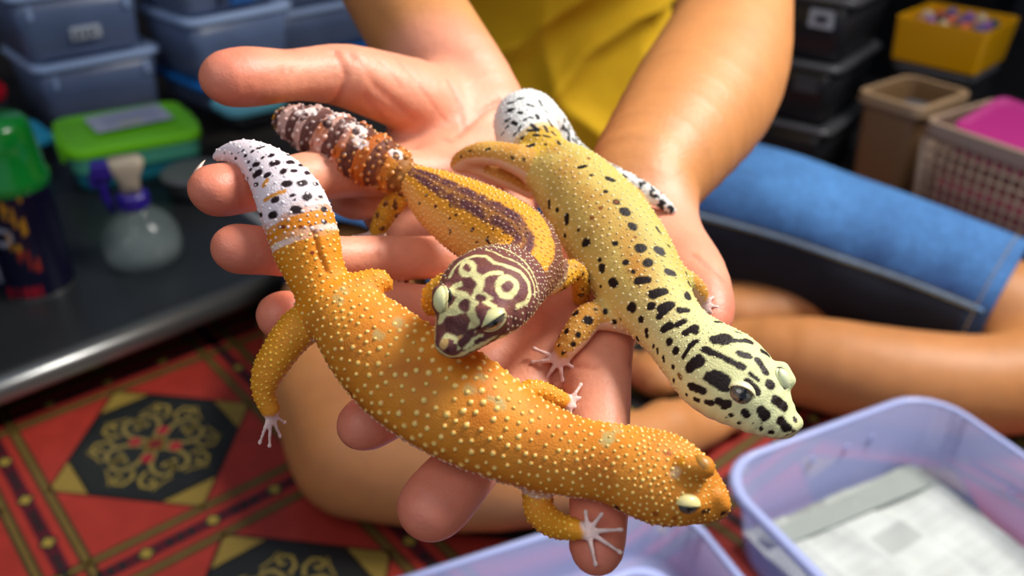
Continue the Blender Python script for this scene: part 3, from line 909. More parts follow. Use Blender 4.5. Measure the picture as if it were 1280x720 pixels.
tip = np.tile(np.array(lin('fad878')), (len(V), 1)); tip[s < sT+.03] = np.array(lin('f4e8e8')); tip[(ver < 0) & G['onbody']] = np.array(lin('f0cfae'))
tip[~G['onbody']] = np.array(lin('f5c63c'))
knobs('tubercles', gecko, gl, G, mk, spc, rad*1.1, rad*.68, tip, 1, tipmix=.9)
make_eye(gecko, gl, G, 861, 633, (1, .12), 15.5, 11.5, 'efdf98', '4a4d48', .44, out=tuple(-FW*1.3-UP*.3), rim='c99a58', updir=(0, -1), sink=.45)
make_eye(gecko, gl, G, 881, 578, (.55, .85), 14, 9, 'b8802c', '3a3d38', .95, rim='a8742c', sink=.95)

# ------------------------------------------------------------------ brown banded gecko
spB = [(350, 148, 9, .338), (360, 151, 19, .336), (384, 160, 29, .333), (412, 172, 34, .329), (448, 191, 36, .325), (484, 208, 31, .321), (508, 220, 21, .318), (522, 228, 22, .316),
       (548, 248, 37, .310), (580, 268, 47, .304), (615, 288, 52, .297), (645, 308, 52, .289), (655, 330, 48, .280), (645, 345, 47, .270, .85), (628, 352, 55, .258, .8), (614, 362, 62, .249, .72), (602, 378, 59, .243, .66), (588, 396, 47, .239, .62), (575, 415, 35, .237, .6), (566, 429, 26, .236, .6), (562, 437, 17, .2355, .6)]
lgB = [
    [(516, 232, 14, .322), (500, 246, 15, .326), (486, 262, 14, .330), (476, 280, 12, .332), (470, 294, 10, .334)],
    [(662, 338, 18, .286), (690, 352, 16, .284), (708, 342, 14, .286), (718, 336, 13, .290), (726, 352, 13, .299), (726, 372, 11, .308)],
    [(590, 350, 18, .270), (556, 356, 15, .266), (541, 368, 14, .268), (540, 384, 12, .272)],
]
toB = toe(468, 292, .334, [(441, 297, .336), (457, 296, .335), (471, 300, .334), (483, 298, .333)], 3.0)
rgB = [[(604, 398, 15, .231), (622, 394, 14, .233)], [(551, 366, 11, .237), (550, 380, 11, .237)], [(566, 434, 9, .232), (553, 430, 8, .234)]]
G = gecko_body(spB, lgB, toB, rgB, hs=.86)
s, lat, ver, V = G['s'], G['lat'], G['ver'], G['V']
mar = np.array(lin('64393c')); yel = np.array(lin('e09a2a')); pale = np.array(lin('e6c48c'))
n = vnoise(V, 260, 11)*.5+vnoise(V, 600, 12)*.5
L_ = lat+.07*n
c = np.tile(yel, (len(V), 1))
mid_d = sstep(-.26, -.16, L_)*(1-sstep(.36, .46, L_))
c = mix(c, mar, mid_d*(.95+.35*n))
c = mix(c, lin('b97b2c'), np.exp(-((L_-.10)/.06)**2)*.55)
c = mix(c, mar, sstep(-.72, -.80, L_)*.9)
c = mix(c, lin('e3ac66'), sstep(.55, .85, L_)*.6)
c = mix(c, pale, sstep(-.15, -.6, ver))
dots = (vnoise(V, 620, 14) > .70) & (lat > .4) & (ver > -.5)
c[dots] = lin('4c2420')
sT = s_of(G, 515, 224); tail = (s < sT) & G['onbody']
k_ = s/sT
band = np.sin(k_*2*math.pi*6.5+.55*vnoise(V, 160, 15)+.5)
dark = lin('5a342e'); org = np.array(lin('b8601f')); wht = np.array(lin('caa398'))
tc = mix(wht, org, sstep(.22, .62, k_+.2*vnoise(V, 200, 16)))
tc = mix(tc, lin('e0982a'), sstep(.8, 1.0, k_))
tc = mix(tc, dark, sstep(-.45, .05, band+.3*n)*(.95-.35*sstep(.6, 1, k_)))
c = np.where(tail[:, None], tc, c)
V += G['N']*(tail*(-band)*.0006*np.clip(k_*3, 0, 1))[:, None]
leg = ~G['onbody']
c[leg] = mix(lin('e3a52a'), lin('b9842c'), .4+n)[leg]
c[leg & (vnoise(V, 420, 17) > .45)] = lin('6b3d22')
hs0 = s_of(G, 640, 348)
head = (s > hs0) & G['onbody']
c[head] = mix(mar*1.25, lin('7b4a3e'), .5+n)[head]
low = head & (ver < -.25)
c[low] = mix(c, lin('ead6a6'), sstep(-.25, -.5, ver))[low]
c = mix(c, lin('e7c9bd'), 1-sstep(.0012, .0024, G['td']))
G['col'] = c
c8 = lambda L: capsules(500, 280, 4.0, L)
def poly(pts, r): return [(pts[i][0], pts[i][1], pts[i+1][0], pts[i+1][1], r) for i in range(len(pts)-1)]
def circ(x, y, R_, r, n_=12): return poly([(x+R_*math.cos(6.2832*i/n_), y+R_*math.sin(6.2832*i/n_)) for i in range(n_+1)], r)
CR = 'e2d99a'
cream = poly([(215, 240), (290, 165), (390, 122), (460, 112), (540, 132), (610, 175), (660, 240), (690, 320), (690, 400)], 6)
cream += poly([(250, 262), (300, 190), (370, 158), (430, 160), (470, 195), (540, 212), (600, 240), (640, 290), (650, 350), (630, 395), (585, 412)], 10)
cream += poly([(430, 128), (520, 165), (590, 195), (640, 240), (668, 300), (672, 360)], 6)
cream += circ(535, 316, 46, 15)+circ(338, 222, 33, 13)
cream += poly([(365, 245), (398, 280), (392, 330), (365, 385), (350, 430)], 20)+poly([(400, 275), (450, 250), (500, 243)], 12)
cream += poly([(245, 345), (275, 310), (320, 292)], 13)+poly([(275, 345), (320, 350), (350, 380), (300, 372), (262, 410)], 14)
cream += poly([(350, 420), (290, 432), (225, 440), (200, 480)], 17)+poly([(350, 420), (372, 480), (355, 530), (325, 580), (290, 600)], 20)
cream += poly([(370, 520), (440, 440), (520, 430)], 10)+poly([(430, 380), (440, 400), (470, 412)], 14)+poly([(415, 350), (450, 370)], 10)
cream += poly([(178, 470), (172, 560), (190, 630), (240, 660), (320, 648), (390, 615), (470, 570), (560, 540), (640, 490)], 12)
cream += poly([(215, 590), (235, 560), (300, 585), (330, 610), (400, 560), (380, 610)], 13)
paint(G, [(a, b, c_, d, r*1.15) for a, b, c_, d, r in c8(cream)], CR, jit=.32, seed=5)
paint(G, c8([(215, 600, 225, 590, 22), (300, 570, 300, 575, 14)]), 'dfb26e', jit=.4)
paint(G, c8([(325, 410, 325, 410, 34), (400, 368, 415, 370, 20), (410, 440, 430, 440, 34), (262, 500, 290, 515, 46), (315, 598, 360, 548, 20), (388, 588, 400, 582, 17), (262, 612, 272, 612, 17), (190, 560, 192, 575, 10), (242, 365, 246, 385, 24), (338, 288, 350, 300, 34),
                (236, 628, 240, 632, 12), (350, 545, 400, 520, 14), (440, 596, 520, 545, 9), (345, 640, 420, 610, 5)]), '5c3230', jit=.35, seed=6)
c6 = lambda L: capsules(340, 110, 3.37, L)
paint(G, c6([(335, 155, 375, 175, 34), (360, 220, 385, 240, 22), (120, 105, 160, 95, 26), (250, 120, 290, 110, 16), (515, 270, 530, 285, 26)]), 'e8d6d0', jit=.5, strength=.9)
paint(G, c6([(378, 152, 382, 153, 17), (352, 186, 353, 188, 17), (136, 114, 138, 116, 17), (262, 118, 264, 119, 12), (232, 148, 236, 150, 22), (520, 278, 522, 280, 14), (560, 262, 565, 264, 12)]), '40201c', jit=.2)
gl = G['A'][len(G['A'])//2, :3].copy()
gecko = empty('gecko', tuple(gl))
tag(gecko, 'brown and yellow striped gecko with ringed tail, its maze-patterned head resting on the orange one', 'gecko', 'leopard geckos lying across the two open hands')
child('body', V, G['Q'], G['col'], M['gecko'], gecko, gl)
G['N'] = normals(V, G['Q'])
mk = ((ver > -.55) | leg) & (G['td'] > .004) & ((G['N']@UPV) > -.45) & ~((s > s_of(G, 622, 356)) & (np.abs(lat) < .86) & (ver > -.2)) & (s < s_of(G, 590, 394))
spc = np.full(len(V), .0017); spc[tail] = .0028; spc[head] = .0016
rad = np.full(len(V), .00055); rad[tail] = .0010; rad[leg] = .0005; rad[head] = .0004
tip = mix(G['col'], lin('e8c078'), .42-.27*mid_d*(~tail)*(~head)); tip[tail] = mix(G['col'], lin('e2c6bc'), .55)[tail]; tip[tail & (k_ > .6)] = mix(G['col'], lin('e6a050'), .7)[tail & (k_ > .6)]
tip[head] = np.array(lin('efe3b4'))
knobs('tubercles', gecko, gl, G, mk, spc, rad, rad*.75, tip, 2)
make_eye(gecko, gl, G, 617, 401, (-.84, .54), 17, 10.5, 'e4e0a0', '5a5248', .36, out=tuple(-FW*1.3-UP*.3), rim='d8cc92', updir=(-.54, -.84), sink=.5)
make_eye(gecko, gl, G, 548, 374, (-.12, 1), 16, 9, 'e6e2a6', '4a4238', .5, out=tuple(-RT*1.0), rim='d8cc92', sink=.6, updir=(1, 0))

# ------------------------------------------------------------------ spotted gecko
spS = [(841, 264, 5, .364), (830, 255, 8, .363), (812, 243, 11, .363), (785, 229, 13, .368), (745, 213, 17, .378), (708, 190, 22, .384), (682, 158, 29, .380), (662, 146, 37, .368), (656, 156, 39, .361), (662, 174, 38, .354), (678, 190, 32, .346), (690, 204, 34, .341),
       (706, 220, 47, .335, .8), (728, 244, 55, .328, .8), (757, 282, 61, .317, .78), (782, 322, 62, .307, .76), (806, 362, 56, .297, .78), (826, 392, 48, .288, .82), (848, 418, 45, .280, .84), (872, 440, 52, .273, .76),
       (896, 460, 61, .267, .68), (918, 478, 60, .263, .64), (940, 496, 50, .260, .62), (962, 514, 38, .2585, .6), (980, 529, 24, .258, .6), (988, 536, 14, .258, .6)]
lgS = [
    [(690, 222, 26, .338), (662, 206, 22, .336), (630, 194, 17, .337), (600, 192, 15, .340), (578, 198, 11, .344), (570, 206, 8, .346)],
    [(580, 206, 9, .346), (605, 212, 11, .347), (640, 226, 12, .348), (665, 238, 12, .348)],
    [(812, 400, 26, .300), (778, 396, 21, .297), (748, 394, 19, .294), (733, 400, 19, .292), (720, 418, 18, .290), (708, 434, 15, .289), (700, 448, 12, .289, .65)],
    [(838, 352, 20, .300), (860, 352, 14, .303), (874, 366, 12, .305), (880, 380, 9, .306, .7)],
    [(765, 232, 16, .345), (790, 246, 14, .352), (805, 262, 10, .358)],
]
toS = toe(699, 449, .289, [(668, 436, .291), (666, 453, .290), (682, 474, .289), (703, 476, .289), (716, 459, .290)], 3.0)+toe(880, 380, .306, [(891, 372, .308), (897, 384, .307), (893, 396, .306), (884, 400, .306)], 2.6)
rgS = [[(920, 490, 16, .2555), (936, 497, 16, .2555)], [(976, 462, 11, .262), (984, 476, 11, .261)], [(988, 534, 8, .2545), (996, 528, 8, .2565)]]
G = gecko_body(spS, lgS, toS, rgS, hs=.9)
s, lat, ver, V = G['s'], G['lat'], G['ver'], G['V']
n = vnoise(V, 120, 21)+.5*vnoise(V, 320, 22)
c = mix(lin('d6b964'), lin('b39246'), .35+.5*n)
c = mix(c, lin('c8b36a'), sstep(-.1, -.6, lat)*.6)
c = mix(c, lin('c88432'), np.exp(-((lat-.22)/.30)**2)*.6*(.7+.8*n))
c = mix(c, lin('b9b25a'), sstep(.1, -.6, lat)*.55)
h0, h1 = s_of(G, 830, 395), s_of(G, 885, 450)
c = mix(c, lin('dcd89a'), sstep(h0-.06, h1, s)*G['onbody'])
c = mix(c, lin('d4dcae'), np.exp(-((s-s_of(G, 955, 505))/.05)**2)*.6*G['onbody'])
c = mix(c, lin('e2c9b0'), sstep(0, -.55, ver+.1*n)*G['onbody']*.9)
sT = s_of(G, 672, 186); sU = s_of(G, 690, 202)
tail = (s < sT) & G['onbody']
c = mix(c, lin('d2a63a'), (1-sstep(sU, sU+.02, s))*G['onbody'])
wt = (1-sstep(sT-.012, sT+.008, s))*G['onbody']
c = mix(c, lin('dfe0dc'), wt)
leg = ~G['onbody']
c[leg] = mix(lin('d8a24c'), lin('c98e3a'), .4+n)[leg]
undl = leg & ((G['N']@nrm(-UP)) > .35)
c[undl] = mix(c, lin('e8c2a6'), .75)[undl]
c = mix(c, lin('e8c4bc'), 1-sstep(.0014, .0030, G['td']))
G['col'] = c
cA = lambda L: capsules(780, 360, 3.27, L)
cB = lambda L: capsules(560, 100, 2.4, L)
DK = '1c0e0c'
A1 = [(110, 30, 170, 12, 13), (30, 75, 30, 85, 18), (112, 75, 112, 75, 15), (160, 100, 190, 70, 15), (140, 115, 160, 95, 12), (222, 95, 262, 92, 9), (68, 130, 68, 130, 13), (92, 175, 94, 195, 10), (55, 208, 55, 210, 10), (158, 170, 190, 150, 15), (215, 155, 250, 135, 12), (245, 185, 295, 160, 14), (275, 170, 290, 180, 14),
      (185, 222, 185, 222, 17), (210, 258, 210, 258, 17), (240, 290, 265, 240, 9), (265, 240, 300, 215, 11), (285, 310, 310, 295, 23), (275, 325, 275, 318, 20), (375, 210, 420, 205, 24), (400, 225, 420, 222, 15), (430, 215, 520, 220, 11), (500, 215, 515, 220, 14), (330, 253, 355, 262, 15), (355, 262, 490, 325, 12), (470, 318, 488, 325, 15), (465, 268, 515, 280, 14),
      (565, 255, 590, 272, 13), (548, 295, 580, 340, 15), (360, 365, 405, 385, 30), (345, 360, 360, 360, 16), (400, 400, 420, 410, 18), (275, 400, 325, 420, 15), (268, 395, 290, 410, 13), (512, 350, 555, 378, 7), (500, 385, 550, 425, 17), (598, 395, 598, 395, 19), (635, 340, 652, 362, 14), (655, 395, 655, 410, 9), (618, 460, 655, 482, 20),
      (565, 505, 575, 520, 22), (490, 508, 505, 514, 14), (385, 465, 425, 475, 15), (400, 490, 415, 492, 8), (335, 465, 358, 470, 11), (290, 452, 305, 458, 8), (640, 545, 665, 575, 18), (700, 530, 702, 545, 8), (202, 320, 203, 325, 8), (202, 378, 203, 380, 7), (136, 250, 137, 268, 7), (160, 285, 162, 298, 8), (436, 522, 438, 522, 8), (470, 552, 472, 552, 6),
      (560, 573, 562, 577, 7), (598, 590, 604, 590, 8), (540, 575, 541, 575, 3), (525, 553, 526, 553, 4), (255, 435, 256, 437, 5), (258, 28, 260, 45, 11), (370, 138, 405, 142, 6), (450, 178, 480, 185, 5), (120, 235, 122, 245, 6), (415, 530, 416, 530, 4), (560, 550, 562, 552, 4), (545, 605, 548, 606, 3), (665, 600, 667, 602, 4)]
B1 = [(480, 296, 494, 301, 9), (530, 395, 532, 396, 14), (553, 440, 553, 440, 13), (505, 365, 505, 365, 9), (472, 333, 472, 333, 7), (575, 503, 577, 503, 14), (628, 510, 640, 517, 13), (598, 550, 598, 550, 14), (660, 572, 675, 580, 12), (535, 548, 535, 548, 9), (567, 605, 600, 598, 11), (497, 610, 497, 610, 15), (612, 642, 650, 632, 13), (550, 675, 550, 685, 12), (610, 680, 612, 680, 11), (414, 488, 414, 488, 12), (358, 405, 356, 428, 8), (328, 388, 328, 392, 6),
      (461, 558, 462, 572, 9), (455, 540, 456, 541, 6), (303, 362, 304, 382, 6), (350, 467, 351, 468, 6), (500, 490, 501, 490, 8), (392, 262, 412, 258, 6), (428, 285, 430, 286, 5), (625, 440, 640, 462, 5), (722, 608, 726, 616, 9), (718, 640, 725, 655, 9), (660, 495, 664, 500, 4), (390, 450, 391, 451, 5), (555, 575, 556, 576, 6), (640, 690, 668, 672, 14), (690, 690, 718, 690, 9), (458, 618, 459, 620, 5), (715, 580, 716, 581, 6)]
paint(G, [(a+(c_-a)*.08, b+(d-b)*.08, c_-(c_-a)*.08, d-(d-b)*.08, r*1.22) for a, b, c_, d, r in cA(A1)+cB(B1)], DK, jit=.30, soft=.2)
paint(G, cB([(420, 235, 421, 236, 6), (455, 385, 456, 386, 6), (560, 470, 561, 471, 5), (430, 415, 431, 416, 8), (505, 365, 505, 365, 6)]), '8a4a1c', soft=1)
# tail blotches
cT = capsules(420, 0, 3.556, [(810, 440, 830, 436, 7), (770, 492, 782, 488, 12), (815, 500, 822, 500, 8), (760, 462, 790, 455, 6), (850, 465, 875, 472, 6), (790, 545, 800, 550, 10), (870, 555, 900, 575, 8), (850, 580, 890, 582, 6), (895, 515, 900, 525, 10), (862, 520, 876, 526, 5), (750, 540, 770, 530, 6), (820, 560, 812, 580, 6), (755, 570, 765, 560, 6),
     (940, 530, 960, 560, 7), (920, 600, 950, 612, 5), (860, 650, 875, 645, 12), (820, 620, 830, 610, 6), (925, 560, 940, 585, 6), (905, 450, 915, 470, 6), (930, 490, 945, 505, 6), (735, 600, 745, 590, 5), (960, 585, 975, 600, 6), (835, 535, 845, 530, 5), (880, 600, 905, 602, 6), (790, 600, 800, 590, 5), (985, 625, 995, 640, 6), (930, 640, 936, 644, 6)])
paint(G, [(a, b, c_, d, r*1.25) for a, b, c_, d, r in cT], '17151a', jit=.35)
rs = np.random.RandomState(7)
I = np.where(tail & (s < s_of(G, 690, 150)))[0]
for i in rs.choice(I, 260):
    d, _ = segdist(V, V[i], V[i]+nrm(rs.randn(3))*.0022); m_ = d < .0009; G['col'][m_] = lin('2a2a2e')
c2b = lambda L: capsules(640, 380, 3.37, L)
paint(G, c2b([(262, 42, 270, 38, 14), (320, 68, 322, 70, 21), (230, 112, 231, 113, 14), (282, 128, 282, 128, 14), (258, 172, 260, 172, 13), (196, 172, 197, 174, 8), (392, 28, 395, 32, 13), (428, 75, 429, 77, 11), (212, 200, 214, 208, 7), (455, 62, 456, 64, 6), (198, 135, 199, 140, 6), (225, 205, 228, 206, 6), (350, 20, 352, 22, 7)]), DK, jit=.2)
paint(G, capsules(340, 110, 3.37, [(795, 288, 797, 292, 6), (830, 265, 836, 263, 5), (905, 258, 915, 258, 7), (1010, 290, 1016, 300, 6), (1060, 298, 1064, 304, 6), (850, 272, 852, 272, 3)]), '2a1810', jit=.3)
groove_line(G, [(866, 520), (905, 536), (945, 548), (975, 550), (992, 542)], 2.0, .0004, 'b4767a', .6)
paint(G, [(991, 538, 993, 539, 2.2)], '3a1a18')
paint(G, [(849, 469, 851, 472, 3)], '7c5424', soft=.8)
gl = G['A'][len(G['A'])//2, :3].copy()
gecko = empty('gecko', tuple(gl))
tag(gecko, 'pale yellow gecko with black leopard spots and raised head, lying furthest right', 'gecko', 'leopard geckos lying across the two open hands')
child('body', V, G['Q'], G['col'], M['gecko'], gecko, gl)
mk = ((ver > -.5) | leg) & (G['td'] > .004) & ((G['N']@UPV) > -.45) & (s < s_of(G, 905, 468)) & ~undl
dk = G['col'].sum(1) < .12
mk &= ~dk
spc = np.full(len(V), .0023); spc[(s > h0)] = .0017; spc[leg] = .0018; spc[tail] = .0020
rad = np.full(len(V), .00052); rad[(s > h0)] = .00036; rad[leg] = .0004
tip = mix(G['col'], lin('f4e8bc'), .72); tip[tail] = np.array(lin('f2f2ee'))
knobs('tubercles', gecko, gl, G, mk, spc, rad, rad*.65, tip, 3)
make_eye(gecko, gl, G, 928, 494, (.88, .47), 17, 13, 'e6e2b4', '6a665c', .14, out=tuple(-FW*1.2-UP*.3), rim='e6e0a8', slit=.30, updir=(.47, -.88), sink=.5)
make_eye(gecko, gl, G, 984, 474, (.35, .94), 14, 9, 'dfe4b8', '545048', .75, out=tuple(RT*1.0), rim='dfe2b0', sink=.75, updir=(-1, 0))

# ================================================================== SETTING
def struct(o): o['kind'] = 'structure'; return o
mb = MB(); mb.box(-1.7, 1.9, -1.2, 2.3, -.06, -.002); struct(mb.build('floor', M['floor']))
mb = MB(); mb.box(-1.76, 1.96, 2.3, 2.36, -.06, 2.3); struct(mb.build('wall_back', M['wall']))
mb = MB(); mb.box(-1.76, -1.7, -1.2, 2.3, -.06, 2.3); struct(mb.build('wall_left', M['wall']))
mb = MB(); mb.box(1.9, 1.96, -1.2, 2.3, -.06, 2.3); struct(mb.build('wall_right', M['wall']))

# printed vinyl mat: flat print laid out in tiles (q = quarter tile)
q = .05925; asp = 1.1
ya = math.radians(-41.29); rx = (math.cos(ya), math.sin(ya)); fy = (-math.sin(ya), math.cos(ya))
def mp(u, v, z=0):
    x = (u-(-.91))*q; y = (-v*asp+14.343)*q
    return (x*rx[0]+y*rx[1], x*fy[0]+y*fy[1], z)
mat_o = empty('floor_mat', (0, .7, 0))
ml = np.array([0, .7, 0])
tag(mat_o, 'red vinyl floor mat printed with gold bordered squares and black scrollwork medallions', 'mat')
zc = 0.0012
base = MB()
def poly2(pts, col, lev):
    base.add([tuple(np.array(mp(u, v, zc+lev*.00012))-ml) for u, v in pts], [tuple(range(len(pts)))], col)
def strip(pts, w, col, lev):
    L = []
    for i, p_ in enumerate(pts):
        a = np.array(pts[max(i-1, 0)]); b = np.array(pts[min(i+1, len(pts)-1)])
        d = nrm(np.append(b-a, 0))[:2]; nn = np.array([-d[1], d[0]])*w/2
        L.append((np.array(p_)+nn, np.array(p_)-nn))
    V = [tuple(np.array(mp(*x, zc+lev*.00012))-ml) for l in L for x in l]
    base.add(V, [(2*i, 2*i+1, 2*i+3, 2*i+2) for i in range(len(L)-1)], col)
def rect(u0, v0, u1, v1, col, lev): poly2([(u0, v0), (u1, v0), (u1, v1), (u0, v1)], col, lev)
RED, DRED, GOLD, DKM, BR = '9a3026', '8a1f1f', '8a7434', '1d2020', '40321c'
STR = '6b5628'
mbm = MB(); U0, U1, V0, V1m = -9, 17, -1.5, 19
V = [tuple(np.array(mp(u, v, z))-ml) for z in (-.001, zc) for v in (V0, V1m) for u in (U0, U1)]
mbm.add(V, [(0, 2, 3, 1), (4, 5, 7, 6), (0, 1, 5, 4), (2, 6, 7, 3), (0, 4, 6, 2), (1, 3, 7, 5)], RED)
mbm.build('mat_sheet', M['mat'], mat_o)
def tile(u0, v0, full):
    for a in (0,):
        # border bands along u (bottom side) and v (left side)
        for sgn in (-1, 1):
            strip([(u0, v0+sgn*.31), (u0+4, v0+sgn*.31)], .17, BR, 1); strip([(u0, v0+sgn*.31), (u0+4, v0+sgn*.31)], .075, STR, 2)
            strip([(u0+sgn*.31, v0), (u0+sgn*.31, v0+4)], .17, BR, 1); strip([(u0+sgn*.31, v0), (u0+sgn*.31, v0+4)], .075, STR, 2)
        strip([(u0, v0), (u0+4, v0)], .20, '4c1620', 1); strip([(u0, v0), (u0, v0+4)], .20, '4c1620', 1)
        if full:
            for k in range(4):
                for j in range(1, 4):
                    t = k+.18+j*.16
                    for (x, y) in ((u0+t, v0), (u0, v0+t)):
                        poly2([(x-.06, y), (x, y-.09), (x+.06, y), (x, y+.09)], DKM, 3)
                for (x, y) in ((u0+k, v0), (u0, v0+k)):
                    poly2([(x-.15, y), (x, y-.15), (x+.15, y), (x, y+.15)], DKM, 3)
                    poly2([(x-.10, y), (x, y-.10), (x+.10, y), (x, y+.10)], '9a8438', 4)
    cx, cy = u0+2, v0+2; a = 1.68
    dm = [(cx, cy-a), (cx+a, cy), (cx, cy+a), (cx-a, cy)]
    poly2(dm, GOLD, 1)
    strip(dm+dm[:1], .05, '3c1a14', 2)
    if not full: return
    # octagon medallion
    b = a*.5*.98; k_ = .40
    oc = []
    for (x0, y0), (x1, y1) in zip(dm, dm[1:]+dm[:1]):
        for t in (.27, .73): oc.append((cx+(x0+(x1-x0)*t-cx)*.985, cy+(y0+(y1-y0)*t-cy)*.985))
    poly2(oc, DKM, 2); strip(oc+oc[:1], .05, '0e0e10', 3)
    for r4 in range(4):
        for mir in (-1, 1):
            th0 = r4*math.pi/2
            def rot(x, y):
                x *= mir
                c_, s_ = math.cos(th0+math.pi/4), math.sin(th0+math.pi/4)
                return (cx+x*c_-y*s_, cy+x*s_+y*c_)
            strip([rot(x, y) for x, y in [(.06, .12), (.08, .3), (.1, .45), (.2, .6), (.34, .66), (.46, .60), (.50, .48), (.42, .38), (.32, .40), (.29, .48)]], .075, '80703a', 4)
            strip([rot(x, y) for x, y in [(.10, .62), (.06, .78), (.14, .92), (.27, .93), (.33, .84), (.27, .77), (.2, .8)]], .055, '8d7a38', 4)
            strip([rot(x, y) for x, y in [(.52, .66), (.42, .80), (.33, .98)]], .04, '7d6c34', 4)
            for rr_ in (.58, .70):
                strip([rot(rr_*math.sin(t), rr_*math.cos(t)+.0) for t in np.arange(.72, .80, .03)], .05, '7d6c34', 4)
        c_, s_ = math.cos(r4*math.pi/2+math.pi/4), math.sin(r4*math.pi/2+math.pi/4)
        x, y = cx-.33*s_, cy+.33*c_
        poly2([(x+.10*math.cos(t), y+.10*math.sin(t)) for t in np.arange(0, 6.28, .7)], '941c2c', 5)
    poly2([(cx+.17*math.cos(t), cy+.17*math.sin(t)) for t in np.arange(0, 6.28, .4)], GOLD, 4)
    poly2([(cx+.12*math.cos(t), cy+.12*math.sin(t)) for t in np.arange(0, 6.28, .4)], '6a1c1c', 5)
for iu in range(-2, 4):
    for iv in range(-1, 5):
        near = (-2 <= iu <= 3 and -1 <= iv <= 3)
        tile(iu*4, iv*4, near)
me = pymesh('mat_print', base.v, base.f, np.array(base.c))
bm = bmesh.new(); bm.from_mesh(me)
p0 = Vector(np.array(mp(0, V0+.05))-ml); p1 = Vector(np.array(mp(0, V0+1))-ml)
bmesh.ops.bisect_plane(bm, geom=bm.verts[:]+bm.edges[:]+bm.faces[:], plane_co=p0, plane_no=(p0-p1).normalized(), clear_outer=True)
p0 = Vector(np.array(mp(U1-.05, 0))-ml); p1 = Vector(np.array(mp(U1-1, 0))-ml)
bmesh.ops.bisect_plane(bm, geom=bm.verts[:]+bm.edges[:]+bm.faces[:], plane_co=p0, plane_no=(p0-p1).normalized(), clear_outer=True)
bm.to_mesh(me); bm.free()
mp_o = link('mat_print', me, M['mat'], mat_o, smooth=False)
mp_o['kind'] = 'stuff'

# ------------------------------------------------------------------ containers
def rr(w, d, r, z, n=6):
    out = []
    for cx, cy, a0 in ((w/2-r, d/2-r, 0), (-w/2+r, d/2-r, 90), (-w/2+r, -d/2+r, 180), (w/2-r, -d/2+r, 270)):
        for i in range(n+1):
            a = math.radians(a0+90*i/n); out.append((cx+r*math.cos(a), cy+r*math.sin(a), z))
    return out
def tray(parent, w, d, h, r, m_body, m_rim, taper=.012, wall=.0018, rim=.007, name='body', floor_z=.0, lipz=.004):
    mb = MB(); t = taper
    mb.loops([rr(w-2*t-.02, d-2*t-.02, max(r-.008, .004), 0), rr(w-2*t-.004, d-2*t-.004, r, .003), rr(w-2*t, d-2*t, r, .008), rr(w, d, r+.002, h),
              rr(w-2*wall, d-2*wall, r+.002, h), rr(w-2*t-2*wall, d-2*t-2*wall, r, .008), rr(w-2*t-.01, d-2*t-.01, r, .003)], cap0=True, cap1=True)
    b = mb.build(name, m_body, parent, smooth=True)
    mb = MB()
    z0, z1 = h-lipz, h+.0012
    mb.loops([rr(w-2*wall, d-2*wall, r+.002, z1-.0005), rr(w+rim*.6, d+rim*.6, r+.003, z1+.0006), rr(w+2*rim, d+2*rim, r+.006, z1-.0012), rr(w+2*rim, d+2*rim, r+.006, z0), rr(w+2*rim-.002, d+2*rim-.002, r+.006, z0),
              rr(w+rim, d+rim, r+.004, z1-.0028), rr(w, d, r+.002, z1-.003)], close=True)
    mb.build('rim', m_rim, parent, smooth=True)
    return b
def lidmesh(parent, w, d, z, r, m_, t=.010, over=.005, name='lid'):
    mb = MB()
    W, D_ = w+2*over, d+2*over
    mb.loops([rr(W, D_, r+.004, z-t*.6), rr(W, D_, r+.004, z+t*.2), rr(W-.006, D_-.006, r+.002, z+t*.4), rr(W-.022, D_-.022, r, z+t*.4), rr(W-.030, D_-.030, r, z+t*.12)], cap0=True, cap1=True)
    return mb.build(name, m_, parent, smooth=False, bevel=.001)
def ang(a, b): return math.atan2(b[1]-a[1], b[0]-a[0])

# big open container with newspaper, lower right
A = F(887, 585, .080); B = F(1162, 488, .080); th = ang(A, B)+.01
ex = np.array([math.cos(th), math.sin(th), 0]); ey = np.array([-math.sin(th), math.cos(th), 0])
w_, d_, h_ = float(np.linalg.norm((B-A)[:2]))-.006, .19, .080
cpos = A+ex*(w_/2+.004)-ey*(d_/2+.004); cpos[2] = .0022
box = empty('plastic_container', tuple(cpos), th)
tag(box, 'open violet-tinted clear container lined with newspaper at lower right', 'container')
tray(box, w_, d_, h_-.002, .040, M['clear_violet'], M['clear_rim'], taper=.011, wall=.0022, rim=.006)
for (x, z) in ((.05, .055), (.02, .054), (-.02, .055)):
    mb = MB(); n_ = 14
    loop = [(x+.0028*math.cos(6.283*k/n_), d_/2-.0075, z+.0028*math.sin(6.283*k/n_)) for k in range(n_+1)]
    mb.tube(loop, .0007, 6); mb.build('vent_hole', M['clear_rim'], box, smooth=True)
mb = MB(); loop = [(w_/2-.0078, -.01+.0032*math.cos(6.283*k/14), .046+.0032*math.sin(6.283*k/14)) for k in range(15)]
mb.tube(loop, .0008, 6); mb.build('vent_hole', M['clear_rim'], box, smooth=True)
